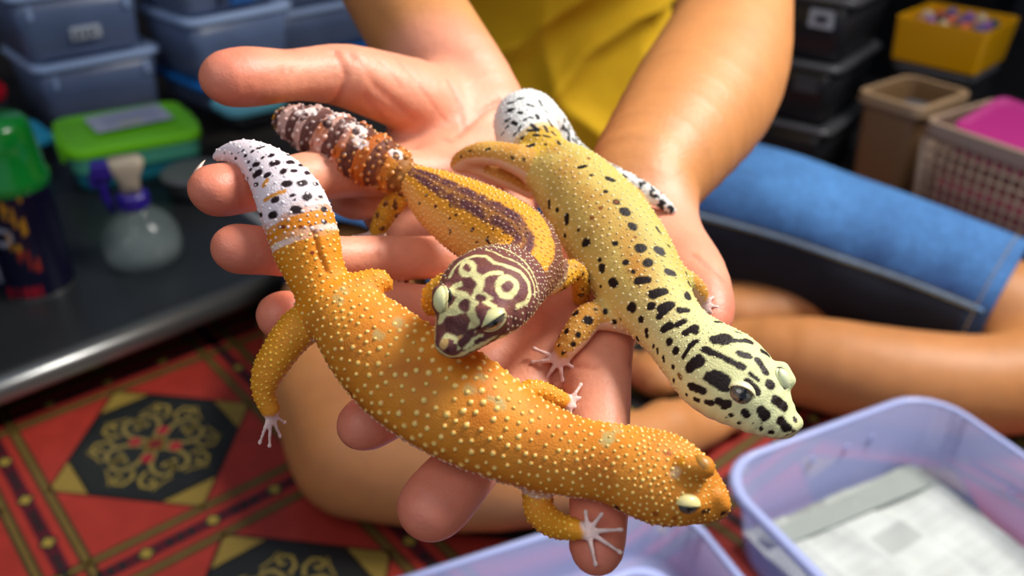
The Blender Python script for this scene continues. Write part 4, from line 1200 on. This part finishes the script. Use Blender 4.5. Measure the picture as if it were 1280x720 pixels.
# newspaper liner
pap = empty('newspaper_sheet', tuple(cpos+np.array([0, 0, .0035])), th)
tag(pap, 'grey folded newspaper lining the bottom of the violet-tinted container', 'newspaper')
def sheet(name, w, d, z, seed, lift, angle=0, ox=0, oy=0, parent=None, cols=None, nx=90, ny=70, lim=None):
    rs = np.random.RandomState(seed)
    X, Y = np.meshgrid(np.linspace(-w/2, w/2, nx), np.linspace(-d/2, d/2, ny))
    x = X.ravel(); y = Y.ravel()
    P3 = np.stack([x, y, np.zeros_like(x)], 1)
    zz = z+.0022*vnoise(P3+5, 22, seed)+.0010*vnoise(P3+5, 60, seed+1)+.0016*(1-np.abs(np.sin(x*60+y*25+vnoise(P3, 15, 2)*2)))**3
    e = np.maximum(np.abs(x)/(w/2), np.abs(y)/(d/2)); zz += lift*sstep(.80, 1.0, e)
    ca, sa = math.cos(angle), math.sin(angle)
    xr, yr = x*ca-y*sa+ox, x*sa+y*ca+oy
    col = np.tile(np.array(lin('ccd2cc')), (len(x), 1))*(1+.10*vnoise(P3+9, 60, seed+3))[:, None]
    colw = w/4.2; inside = ((x+w) % colw) > colw*.1
    row = (np.floor((y+d)/.0026).astype(int) % 2 == 0)
    blk = vnoise(np.stack([np.floor((x+w)/colw)*1.7, np.floor((y+d)/.022)*1.3, x*0], 1), 1.0, seed+5)
    tx = inside & row & (blk > -.35)
    col[tx] = col[tx]*.86
    hd_ = inside & (blk < -.62); col[hd_] *= .72
    Q = np.array([(j*nx+i, j*nx+i+1, (j+1)*nx+i+1, (j+1)*nx+i) for j in range(ny-1) for i in range(nx-1)])
    V_ = np.stack([xr, yr, zz], 1)
    if lim is not None:
        V_[:, 0] = np.clip(V_[:, 0], -lim[0], lim[0]); V_[:, 1] = np.clip(V_[:, 1], -lim[1], lim[1])
    return link(name, pymesh(name, V_, Q, col), M['paper'], parent)
sheet('lower_sheet', w_-.034, d_-.034, .002, 3, .010, parent=pap, lim=(w_/2-.021, d_/2-.021))
sheet('upper_sheet', w_-.05, d_-.05, .0075, 8, .003, angle=.10, ox=.004, oy=-.012, parent=pap, lim=(w_/2-.021, d_/2-.021))
mb = MB(); mb.add([(-w_/2+.03, d_/2-.03, .0105), (w_/2-.03, d_/2-.024, .0125), (w_/2-.028, d_/2-.05, .0115), (-w_/2+.04, d_/2-.048, .0105), (-w_/2+.03, d_/2-.03, .0120), (w_/2-.03, d_/2-.024, .0142), (w_/2-.028, d_/2-.05, .0130), (-w_/2+.04, d_/2-.048, .0120)],
                  [(0, 1, 2, 3), (4, 5, 6, 7), (0, 1, 5, 4), (1, 2, 6, 5), (2, 3, 7, 6), (3, 0, 4, 7)], '9aa29a')
mb.build('folded_edge', M['paper'], pap, bevel=.0006)

# container lid / tray at the bottom centre
A = F(515, 716, .045); B = F(640, 677, .045); th = ang(A, B)
B2 = F(888, 712, .045)
ex = np.array([math.cos(th), math.sin(th), 0]); ey = np.array([-math.sin(th), math.cos(th), 0])
Cn = F(848, 664, .045)
w2 = .30; d2 = .19
bx = empty('plastic_container', (0, 0, 0), th)
right = (Cn-A)@ex+.016; top = .002
cp = A+ex*(right-w2/2)-ey*(d2/2+.006); cp[2] = .0022
bx.location = tuple(cp)
tag(bx, 'milky clear container at the bottom edge, below the orange gecko head', 'container')
tray(bx, w2, d2, .043, .045, M['clear_violet'], M['clear_rim'], taper=.010, wall=.002, rim=.006)
mb = MB()
mb.loops([rr(w2-.05, d2-.05, .03, .0045), rr(w2-.056, d2-.056, .03, .0058), rr(w2-.062, d2-.062, .03, .0045)], cap0=False)
mb.build('base_ridge', M['clear_rim'], bx, smooth=True)

# ------------------------------------------------------------------ table on the left
TL = F(0, 470, .07); TR = F(330, 345, .07); tth = ang(TL, TR)
tx = np.array([math.cos(tth), math.sin(tth), 0]); ty = np.array([-math.sin(tth), math.cos(tth), 0])
T0 = TL.copy(); T0[2] = 0
table = empty('low_table', tuple(T0), tth)
tag(table, 'low dark table with rounded metal edge at the left, beside the red mat', 'table')
x0, x1, y1 = -.42, .345, .95
mb = MB(); mb.box(x0, x1, .004, y1, .045, .07); mb.build('table_top', M['table'], table, bevel=.002)
mb = MB(); prof = [(.006, .070), (-.001, .0715), (-.009, .0705), (-.0145, .066), (-.016, .058), (-.0145, .050), (-.009, .0455), (.006, .0445)]
def bar(mb, pr_, a, b, ax):
    L = []
    for t in (a, b):
        L.append([(t, y, z) if ax == 0 else (y, t, z) for y, z in pr_])
    mb.loops(L, cap0=True, cap1=True)
bar(mb, prof, x0, x1, 0); mb.build('front_edge', M['table_rim'], table, smooth=True)
mb = MB(); bar(mb, [(x1-(y-.006), z) for y, z in prof], 0, y1, 1); mb.build('side_edge', M['table_rim'], table, smooth=True)
for (lx, ly) in ((x0+.04, .05), (x1-.05, .06), (x0+.04, y1-.06), (x1-.05, y1-.06)):
    mb = MB(); mb.box(lx-.02, lx+.02, ly-.02, ly+.02, .0022, .0455); mb.build('leg', M['table_leg'], table, bevel=.003)
def tloc(p): return tuple(p)
ZT = .0703
# spray can with glossy green cap
p = F(60, 368, ZT); p[2] = ZT
can = empty('spray_can', tloc(p+ty*.03), 0); can.scale = (1.12, 1.12, 1.12)
tag(can, 'dark spray can with glossy green cap on the table', 'can')
mb = MB()
mb.lathe([(.0, 0), (.033, 0), (.0355, .003), (.035, .008), (.035, .105), (.033, .112)], 40, '14142c')
cv = mb
me = pymesh('can_body', cv.v, cv.f)
# densify for the printed label
VV = []; QQ = []; CCc = []; nA, nZ = 96, 60
for j in range(nZ+1):
    z = .002+.11*j/nZ; r = .035-(.002 if j in (0, nZ) else 0)
    for i in range(nA):
        a = 2*math.pi*i/nA; VV.append((r*math.cos(a), r*math.sin(a), z))
        u = (a-4.45); v = z
        c_ = '12122c'
        if (.02 < v < .042) and (-.42 < u < -.12): c_ = 'b8bccb' if int(v/.003) % 2 else '6a6e80'
        if (u-.28)**2*.0012+(v-.070)**2 < .00009 and (u-.28)**2*.0012+(v-.070)**2 > .00003: c_ = '9a9eae'
        if .45 < u < 1.0 and v > .030 and math.sin(u*9+v*160)+math.sin(u*31-v*90) > .7: c_ = 'b9861a' if v > .055 else 'a33420'
        if v < .016 and 0 < u < .9 and math.sin(u*30) > -.3: c_ = 'b01c2a'
        CCc.append(lin(c_))
for j in range(nZ):
    for i in range(nA): QQ.append((j*nA+i, j*nA+(i+1) % nA, (j+1)*nA+(i+1) % nA, (j+1)*nA+i))
link('can_body', pymesh('can_body', np.array(VV), np.array(QQ), np.array(CCc)), M['can'], can)
mb = MB(); mb.lathe([(.0, .0), (.034, .0), (.034, .003), (.0, .003)], 30, '303030'); mb.build('base_ring', M['table_rim'], can, smooth=False)
mb = MB(); mb.lathe([(.0358, .108), (.0368, .112), (.0368, .118), (.0348, .121), (.0335, .150), (.0315, .166), (.028, .171), (.0, .172)], 40); mb.build('cap', M['green_cap'], can, smooth=True)

# trigger spray bottle
p = F(192, 330, ZT); p[2] = ZT
sb = empty('spray_bottle', tloc(p+ty*.02), math.radians(200))
tag(sb, 'small clear spray bottle with cream and indigo trigger head on the table', 'bottle')
mb = MB(); mb.lathe([(0, .001), (.036, .001), (.042, .006), (.044, .02), (.042, .036), (.034, .050), (.022, .060), (.015, .066), (.014, .072), (.0, .072)], 40); mb.build('bottle_body', M['bottle'], sb, smooth=True)
mb = MB(); mb.lathe([(0, .004), (.034, .004), (.040, .010), (.041, .022), (.0, .022)], 32); mb.build('water', mat('water', '8c9898', .05, alpha=.16), sb, smooth=True)
mb = MB(); mb.lathe([(0, .068), (.0165, .068), (.0175, .070), (.0175, .082), (.015, .085), (0, .085)], 24)
for k in range(24):
    a = 2*math.pi*k/24; mb.box(.0172*math.cos(a)-.0006, .0172*math.cos(a)+.0006, .0172*math.sin(a)-.0006, .0172*math.sin(a)+.0006, .070, .081)
mb.build('collar', M['purple'], sb, smooth=False)
mb = MB(); mb.loops([rr(.022, .020, .008, .084), rr(.022, .020, .008, .098), rr(.026, .022, .008, .104), rr(.034, .022, .008, .112), rr(.040, .022, .008, .120), rr(.034, .018, .007, .126)], cap0=True, cap1=True); mb.build('nozzle_body', M['cream'], sb, smooth=True)
mb = MB(); mb.loops([[(x, y*.9, z) for x, y, z in rr(.018, .020, .006, 0)], ], cap0=False) if False else None
mb.box(.014, .036, -.010, .010, .106, .124); mb.box(.030, .040, -.007, .007, .096, .112); mb.build('nozzle', M['purple'], sb, bevel=.003)
mb = MB(); mb.tube([(.020, 0, .108), (.027, 0, .096), (.027, 0, .080), (.022, 0, .062)], [.006, .006, .005, .0035], 10); mb.build('trigger', M['purple'], sb, smooth=True)

def stackbox(pos, th, w, d, h, label, group, m_b, m_l, extra=None, cat='storage box', contents=True):
    o = empty('storage_box', tuple(pos), th); tag(o, label, cat, group)
    mb = MB(); t = .010
    mb.loops([rr(w-2*t-.01, d-2*t-.01, .014, 0), rr(w-2*t, d-2*t, .018, .004), rr(w-2*t+.004, d-2*t+.004, .018, h*.5), rr(w-.003, d-.003, .020, h-.012)], cap0=True, cap1=True)
    mb.build('body', m_b, o, smooth=True)
    mb = MB()
    mb.loops([rr(w-.002, d-.002, .020, h-.013), rr(w+.008, d+.008, .022, h-.011), rr(w+.008, d+.008, .022, h-.005), rr(w+.002, d+.002, .020, h-.002), rr(w-.02, d-.02, .016, h-.002), rr(w-.028, d-.028, .016, h-.005)], cap0=True, cap1=True)
    mb.build('lid', m_l, o, smooth=False, bevel=.001)
    if contents:
        rs = np.random.RandomState(int(abs(pos[0])*1e4) % 9973)
        for k in range(1):
            mb = MB(); mb.loops([rr(w-2*t-.012, d-2*t-.012, .012, .0045), rr(w-2*t-.012, d-2*t-.012, .012, .004+h*.16)], cap0=True, cap1=True); mb.build('substrate', M['sub'], o)
    return o
def front_patch(o, x0, x1, z0, z1, d, m_, name, proud=.0012):
    mb = MB(); mb.box(x0, x1, -d/2-proud-.002, -d/2+.004, z0, z1); return mb.build(name, m_, o, bevel=.0006)

def line_frame(A, B): 
    th = ang(A, B); return th, np.array([math.cos(th), math.sin(th), 0]), np.array([-math.sin(th), math.cos(th), 0])
# stack 1
A = F(66, 168, ZT); B = F(214, 128, ZT); th, ex, ey = line_frame(A, B)
th -= .12; ex = np.array([math.cos(th), math.sin(th), 0]); ey = np.array([-math.sin(th), math.cos(th), 0])
w = float(np.linalg.norm((B-A)[:2]))-.012
gs = 'clear lidded boxes stacked at the left'
lab1 = ['clear lidded box at the bottom of the left stack, partly behind the lime lid', 'clear lidded box second from the bottom of the left stack', 'clear box with white printed label, third up in the left stack', 'topmost clear box in view on the left stack']
hh = .106
for k in range(4):
    pos = A+ex*(w/2)+ey*.085; pos[2] = ZT+k*hh
    pos -= ex*.012*k
    o = stackbox(pos, th, w, .17, hh-.001, lab1[k], gs, M['stack'], M['stack_lid'])
    for xx in (-w/2+.02, w/2-.03): front_patch(o, xx, xx+.007, hh*.62, hh*.80, .166, M['stack_lid'], 'clip')
    if k == 1 or k == 2:
        pa = front_patch(o, -.022, .022, .028, .046, .166, M['label_white'], 'front_label')
        for q_ in range(4):
            mb = MB(); mb.box(-.018+q_*.009, -.013+q_*.009, -.0875, -.0855, .031+.003*(q_ % 2), .041); mb.build('label_print', M['label_dark'], pa)
# stack 2
A = F(222, 172, ZT); B = F(352, 128, ZT); th2, ex, ey = line_frame(A, B)
th2 -= .12; ex = np.array([math.cos(th2), math.sin(th2), 0]); ey = np.array([-math.sin(th2), math.cos(th2), 0])
w = float(np.linalg.norm((B-A)[:2]))
A = A+ex*.085+ey*.055; w -= .016
lab2 = ['blue-lidded clear box low in the second stack, behind the thumb tip', 'clear box with dark contents behind the thumb', 'clear box with blue printed label above the thumb', 'highest clear box in view on the second stack']
for k in range(4):
    h0_ = .050 if k == 0 else hh
    pos = A+ex*(w/2)+ey*.085; pos[2] = ZT if k == 0 else ZT+.050+(k-1)*hh
    pos -= ex*.006*k
    o = stackbox(pos, th2, w, .17, h0_-.001, lab2[k], 'clear lidded boxes in the second stack from the left', M['stack'], M['blue_lid'] if k == 0 else M['stack_lid'])
    if k == 2:
        front_patch(o, -.012, .032, .010, .024, .166, M['label_blue'], 'front_label')
        for xx in (-.034, .048): front_patch(o, xx, xx+.009, .012, .024, .166, M['label_dark'], 'clip')
# stack 3, on the floor beyond the table
A3 = F(372, 122, .03); B3 = F(520, 84, .03); th3, ex, ey = line_frame(A3, B3)
w3 = float(np.linalg.norm((B3-A3)[:2]))
lab3 = ['clear box with blue lid at the bottom of the third stack, behind the thumb joint', 'clear box in the middle of the third stack, left of the forearm', 'topmost clear box in view beside the left forearm']
for k in range(4):
    pos = A3+ex*(w3/2)+ey*.085+ey*.04; pos[2] = .003+k*.088
    o = stackbox(pos, th3, w3, .17, .087, (lab3+['high clear box of the third stack, cut by the upper picture edge'])[k], 'clear lidded boxes in the third stack from the left', M['stack'], M['blue_lid'] if k in (0,) else M['stack_lid'])
    if k == 2: front_patch(o, -.06, -.02, .030, .042, .166, M['label_blue'], 'front_label')
# red-lidded tub at the far left edge
p = F(2, 172, ZT); p[2] = ZT; p -= tx*.02; p += ty*.03
o = empty('plastic_tub', tloc(p), 0); tag(o, 'small clear tub with red lid at the left picture edge', 'tub')
mb = MB(); mb.lathe([(0, 0), (.040, 0), (.043, .004), (.047, .060), (.0, .060)], 36); mb.build('body', M['stack_dark'], o, smooth=True)
mb = MB(); mb.lathe([(.0, .060), (.050, .058), (.051, .060), (.051, .070), (.048, .073), (.044, .073), (.042, .070), (0, .070)], 36); mb.build('lid', M['red_lid'], o)
mb = MB(); mb.box(-.004, .018, -.047, -.043, .022, .044); mb.build('pale_label', M['cream'], o, bevel=.002)
# blue-edged flat box under the can cap
p = F(15, 200, ZT); p[2] = ZT
o = empty('storage_box', tloc(p), tth); tag(o, 'flat box with turquoise lid behind the green cap', 'storage box')
mb = MB(); mb.loops([rr(.09, .08, .01, 0), rr(.10, .09, .012, .030)], cap0=True, cap1=True); mb.build('body', M['stack_dark'], o)
lidmesh(o, .10, .09, .034, .012, mat('turquoise_plastic', '36b6dc', .35))
# lime-lidded box with a paper on top
A = F(108, 196, ZT+.055); B = F(246, 160, ZT+.055); thl, ex, ey = line_frame(A, B)
A = F(100, 250, ZT); B = F(262, 218, ZT); thl, ex, ey = line_frame(A, B)
wl = float(np.linalg.norm((B-A)[:2])); pos = (A+B)/2+ey*.075; pos[2] = ZT
o = empty('food_box', tloc(pos), thl); tag(o, 'turquoise box with lime green clip lid behind the spray bottle', 'storage box')
mb = MB(); mb.loops([rr(wl-.02, .12, .018, 0), rr(wl-.012, .13, .02, .012), rr(wl, .14, .022, .052)], cap0=True, cap1=True); mb.build('body', M['teal'], o, smooth=True)
mb = MB(); mb.loops([rr(wl-.03, .128, .02, .030), rr(wl-.004, .146, .02, .032), rr(wl-.004, .146, .02, .055)], cap0=True, cap1=True); mb.build('band', M['mint'], o)
lidmesh(o, wl-.004, .14, .060, .02, M['lime'], t=.012)
for sx in (-1, 1):
    mb = MB(); mb.box(sx*(wl/2+.004)-.003, sx*(wl/2+.004)+.003, -.03, .03, .036, .062); mb.build('clip', M['lime'], o, bevel=.002)
o = empty('paper_slip', tuple(pos+np.array([0, 0, .0668])+ey*.015+ex*.008), thl+.1); tag(o, 'pale folded paper slip lying on the lime green lid', 'paper')
mb = MB(); mb.box(-.052, .052, -.032, .036, .0, .0018, 'c6cadc'); mb.build('sheet', M['paper'], o, bevel=.0005)
mb = MB(); mb.box(-.036, .040, -.028, .022, .0018, .0030, 'b4b8d2'); mb.build('folded_flap', M['paper'], o, bevel=.0005)
mb = MB(); mb.box(-.020, .012, -.026, -.018, .0030, .0033, 'c9cc8a'); mb.build('yellow_strip', M['paper'], o)
# turquoise tub under the thumb
p = F(322, 158, ZT); p[2] = ZT
o = empty('plastic_tub', tloc(p+ty*.02), tth); tag(o, 'dark tub with pale cyan lid just under the thumb', 'tub')
mb = MB(); mb.loops([rr(.080, .070, .02, 0), rr(.092, .08, .022, .030)], cap0=True, cap1=True); mb.build('body', M['stack_dark'], o, smooth=True)
lidmesh(o, .092, .08, .035, .022, mat('cyan_plastic', '74c4d4', .35))
# clear tub behind the index fingertip
p = F(262, 250, ZT); p[2] = ZT
o = empty('plastic_tub', tloc(p+ty*.03+tx*.0), tth); tag(o, 'low cloudy tub on the table, behind the two fingertips', 'tub')
mb = MB(); mb.lathe([(0, 0), (.034, 0), (.038, .004), (.042, .028), (.0, .028)], 32); mb.build('body', M['stack_dark'], o, smooth=True)
mb = MB(); mb.lathe([(0, .028), (.044, .027), (.045, .031), (.04, .034), (0, .033)], 32); mb.build('lid', M['stack_dark_lid'], o)

# ------------------------------------------------------------------ things on the right
# tall tan bin
hb = .205
A = F(1072, 120, hb); B = F(1150, 144, hb); thb, ex, ey = line_frame(A, B); wb = float(np.linalg.norm((B-A)[:2])); db = .12
pos = (A+B)/2+ey*(db/2+.012)-ex*.006; pos[2] = .0022
o = empty('storage_bin', tuple(pos), thb); tag(o, 'tan plastic bin left of the pink-lined basket', 'bin')
mb = MB(); t = .012; ww = .003
mb.loops([rr(wb-2*t, db-2*t, .014, 0), rr(wb-.004, db-.004, .016, hb-.004), rr(wb-.004-2*ww, db-.004-2*ww, .015, hb-.004), rr(wb-2*t-2*ww, db-2*t-2*ww, .013, .004)], cap0=True, cap1=True)
mb.build('body', M['bin'], o, smooth=False, bevel=.001)
mb = MB(); mb.loops([rr(wb-.010, db-.010, .016, hb+.002), rr(wb+.008, db+.008, .018, hb+.002), rr(wb+.010, db+.010, .018, hb-.012), rr(wb-.002, db-.002, .016, hb-.012)], close=True); mb.build('rim', M['bin_rim'], o, bevel=.0015)
binp, binx, biny = pos.copy(), ex, ey
# grey box inside the bin, and the yellow box on it
g = empty('storage_box', tuple(pos+np.array([0, 0, .085])), thb); tag(g, 'smoky grey lidded box lying inside the tan bin', 'storage box')
mb = MB(); mb.loops([rr(wb-.05, db-.05, .012, 0), rr(wb-.045, db-.045, .014, .09)], cap0=True, cap1=True); mb.build('body', M['stack_dark'], g)
lidmesh(g, wb-.045, db-.045, .094, .014, M['stack_dark_lid'])
zy = .205
A = F(1110, 72, zy); B = F(1219, 96, zy); Cc_ = F(1285, 84, zy); thy, ex, ey = line_frame(A, B); wy = float(np.linalg.norm((B-A)[:2])); dy = max(.12, float((Cc_-B)@ey)+.02)
pos = (A+B)/2+ey*(dy/2); pos[2] = zy
o = empty('storage_box', tuple(pos), thy); tag(o, 'open bright yellow box of odds and ends, top right', 'storage box')
u_ = empty('storage_box', (float(pos[0]), float(pos[1]), .0022), thy); tag(u_, 'tall smoky clear box carrying the yellow box, behind the tan bin', 'storage box')
mb = MB(); mb.loops([rr(wy-.022, dy-.022, .012, 0), rr(wy-.012, dy-.012, .014, zy-.018)], cap0=True, cap1=True); mb.build('body', M['stack_dark'], u_)
lidmesh(u_, wy-.014, dy-.014, zy-.0022-.0075, .014, M['stack_dark_lid'])
mb = MB(); hy = .062
mb.loops([rr(wy-.004, dy-.004, .006, 0), rr(wy+.004, dy+.004, .007, hy), rr(wy, dy, .006, hy), rr(wy-.008, dy-.008, .005, .003)], cap0=True, cap1=True); mb.build('body', M['yellow'], o, bevel=.0008)
OD = [('b57a50', 'tan'), ('8a5aa0', 'violet'), ('c2b090', 'cream'), ('2f4a48', 'dark green'), ('c8603c', 'orange-red'), ('4a4c8a', 'indigo')]
rs = np.random.RandomState(5)
for k in range(18):
    ci, ri = k % 6, k//6
    mb = MB(); cx = (-.5+(ci+.5)/6)*(wy-.03)+rs.uniform(-.003, .003); cy = (-.5+(ri+.5)/3)*(dy-.03)+rs.uniform(-.005, .005); sx, sy, sz = rs.uniform(.007, .012, 3)
    kk = (ci+ri*2) % 6
    mb.lathe([(0, -sz), (sx*.8, -sz*.6), (sx, 0), (sx*.7, sz*.7), (0, sz)], 7, OD[kk][0])
    q_ = mb.build('trinket', M['scraps'], None, smooth=True)
    w0 = np.array(pos)+ex*cx+ey*cy+np.array([0, 0, .052+rs.uniform(-.002, .004)])
    q_.location = tuple(w0); q_.rotation_euler = tuple(rs.uniform(0, 3, 3))
    tag(q_, '%s oddment in the yellow box, %s along its %s row' % (OD[kk][1], ['first from the left', 'second from the left', 'third from the left', 'third from the right', 'second from the right', 'first from the right'][ci], ['front', 'middle', 'back'][ri]), 'trinket', 'oddments heaped in the yellow box')
# filler so that the oddments have something to lie on
mb = MB(); mb.loops([rr(wy-.009, dy-.009, .005, .004), rr(wy-.006, dy-.006, .005, .047)], cap0=True, cap1=True, col='6e5a48'); f_ = mb.build('packing', M['scraps'], None); f_.location = tuple(pos); f_.rotation_euler = (0, 0, thy); tag(f_, 'brown crumpled packing filling the yellow box under the oddments', 'packing', kind='stuff')

# lattice basket with magenta liner
hk = .20
A = F(1160, 152, hk); B = F(1290, 196, hk); thk, ex, ey = line_frame(A, B); L1 = float(np.linalg.norm((B-A)[:2])); wk = max(L1+.05, .20); dk_ = .15
pos = A+ex*(wk/2)+ey*(dk_/2); pos[2] = .0022
o = empty('lattice_basket', tuple(pos), thk); tag(o, 'beige lattice basket with magenta liner at the right picture edge', 'basket')
tt = .014
def kp(side, u, v):
    """point on a side wall: u along 0..1, v height 0..1"""
    sc_x = (wk/2-tt*(1-v)); sc_y = (dk_/2-tt*(1-v)); z = v*hk
    if side == 0: return (-sc_x+2*sc_x*u, -sc_y, z)
    if side == 1: return (sc_x, -sc_y+2*sc_y*u, z)
    if side == 2: return (sc_x-2*sc_x*u, sc_y, z)
    return (-sc_x, sc_y-2*sc_y*u, z)
for side in range(4):
    nv = 15 if side in (0, 2) else 11
    for i in range(nv+1):
        mb = MB(); mb.tube([kp(side, i/nv*.999+.0005, .02), kp(side, i/nv*.999+.0005, .90)], .0026 if 0 < i < nv else .006, 6); mb.build('upright_slat', M['basket'], o, smooth=True)
    for j in range(13):
        mb = MB(); mb.tube([kp(side, 0, .02+.88*j/12), kp(side, 1, .02+.88*j/12)], .0022, 6); mb.build('cross_slat', M['basket'], o, smooth=True)
mb = MB(); mb.loops([rr(wk-.006, dk_-.006, .014, hk+.001), rr(wk+.010, dk_+.010, .018, hk+.001), rr(wk+.012, dk_+.012, .018, hk-.016), rr(wk-.002, dk_-.002, .014, hk-.016)], close=True); mb.build('rim', M['basket'], o, bevel=.0015)
mb = MB(); mb.box(-wk/2+tt, wk/2-tt, -dk_/2+tt, dk_/2-tt, .001, .004); mb.build('base', M['basket'], o)
ln = empty('cloth_bundle', tuple(pos+np.array([0, 0, .006])), thk); tag(ln, 'dark magenta cloth bundle seen through the lattice of the basket', 'cloth')
mb = MB(); mb.loops([rr(wk-.046, dk_-.046, .012, 0), rr(wk-.028, dk_-.028, .012, .128)], cap0=True, cap1=True); mb.build('bundle', M['magenta_in'], ln, smooth=True)
lm = empty('pink_tray', tuple(pos+ex*.0+np.array([0, 0, .164])), thk); lm.rotation_euler = (math.radians(12), math.radians(4), thk)
tag(lm, 'bright pink plastic tray lying on top inside the beige basket', 'tray')
mb = MB(); mb.loops([rr(wk-.045, dk_-.055, .012, 0), rr(wk-.035, dk_-.045, .014, .030), rr(wk-.038, dk_-.048, .013, .040), rr(wk-.06, dk_-.07, .012, .036)], cap0=True, cap1=True); mb.build('tray_shell', M['magenta'], lm, bevel=.002)
p_ = pos+ex*(.01)+ey*(dk_/2+.13); p_[2] = .0022
o = stackbox(p_, thk, .20, .10, .19, 'pale grey lidded box behind the pink-lined basket', None, M['stack_dark'], M['label_white'])

# stack of smoky boxes right of the arm
zs = .0022; hs_ = .098
A = F(930, 42, .22); B = F(1056, 66, .22); ths, ex, ey = line_frame(A, B); ws = float(np.linalg.norm((B-A)[:2]))
labs = ['smoky grey box at the bottom of the dark stack, above the denim thigh', 'smoky grey box second from the bottom of the dark stack', 'smoky grey box with small white label beside the right arm', 'topmost smoky box in view on the dark stack']
for k in range(4):
    pos = (A+B)/2+ey*.10; pos[2] = zs+k*hs_
    pos -= ex*.004*(k % 2)
    o = stackbox(pos, ths, ws, .20, hs_-.001, labs[k], 'smoky grey boxes stacked behind the arm', M['stack_dark'], M['stack_dark_lid'])
    if k >= 1:
        pa = front_patch(o, ws/2-.062, ws/2-.026, .050, .076, .196, M['label_white'] if k == 2 else M['stack_dark_lid'], 'front_label')
        if k == 2:
            mb = MB(); mb.box(ws/2-.052, ws/2-.034, -.1022, -.1005, .058, .068); mb.build('label_print', M['label_dark'], pa)
# black crate behind them, added to stand in for the gap shadow
A = F(1068, 100, .0); pos = A+ex*.10+ey*.16; pos[2] = .0022
BK = mat('gap_shade_black', '101214', .4)
o = empty('shade_block', tuple(pos), ths); tag(o, 'tall black crate added for the shadowed gap between the dark stack and the yellow box', 'block')
mb = MB(); mb.loops([rr(.24, .20, .012, 0), rr(.25, .21, .014, .20), rr(.262, .222, .016, .202), rr(.262, .222, .016, .215), rr(.25, .21, .014, .218), rr(.255, .215, .014, .42)], cap0=True, cap1=True); mb.build('body', BK, o, bevel=.001)
mb = MB(); mb.loops([rr(.270, .230, .016, .42), rr(.272, .232, .016, .432), rr(.255, .215, .016, .438)], cap0=True, cap1=True); mb.build('lid', M['stack_dark_lid'], o, bevel=.001)
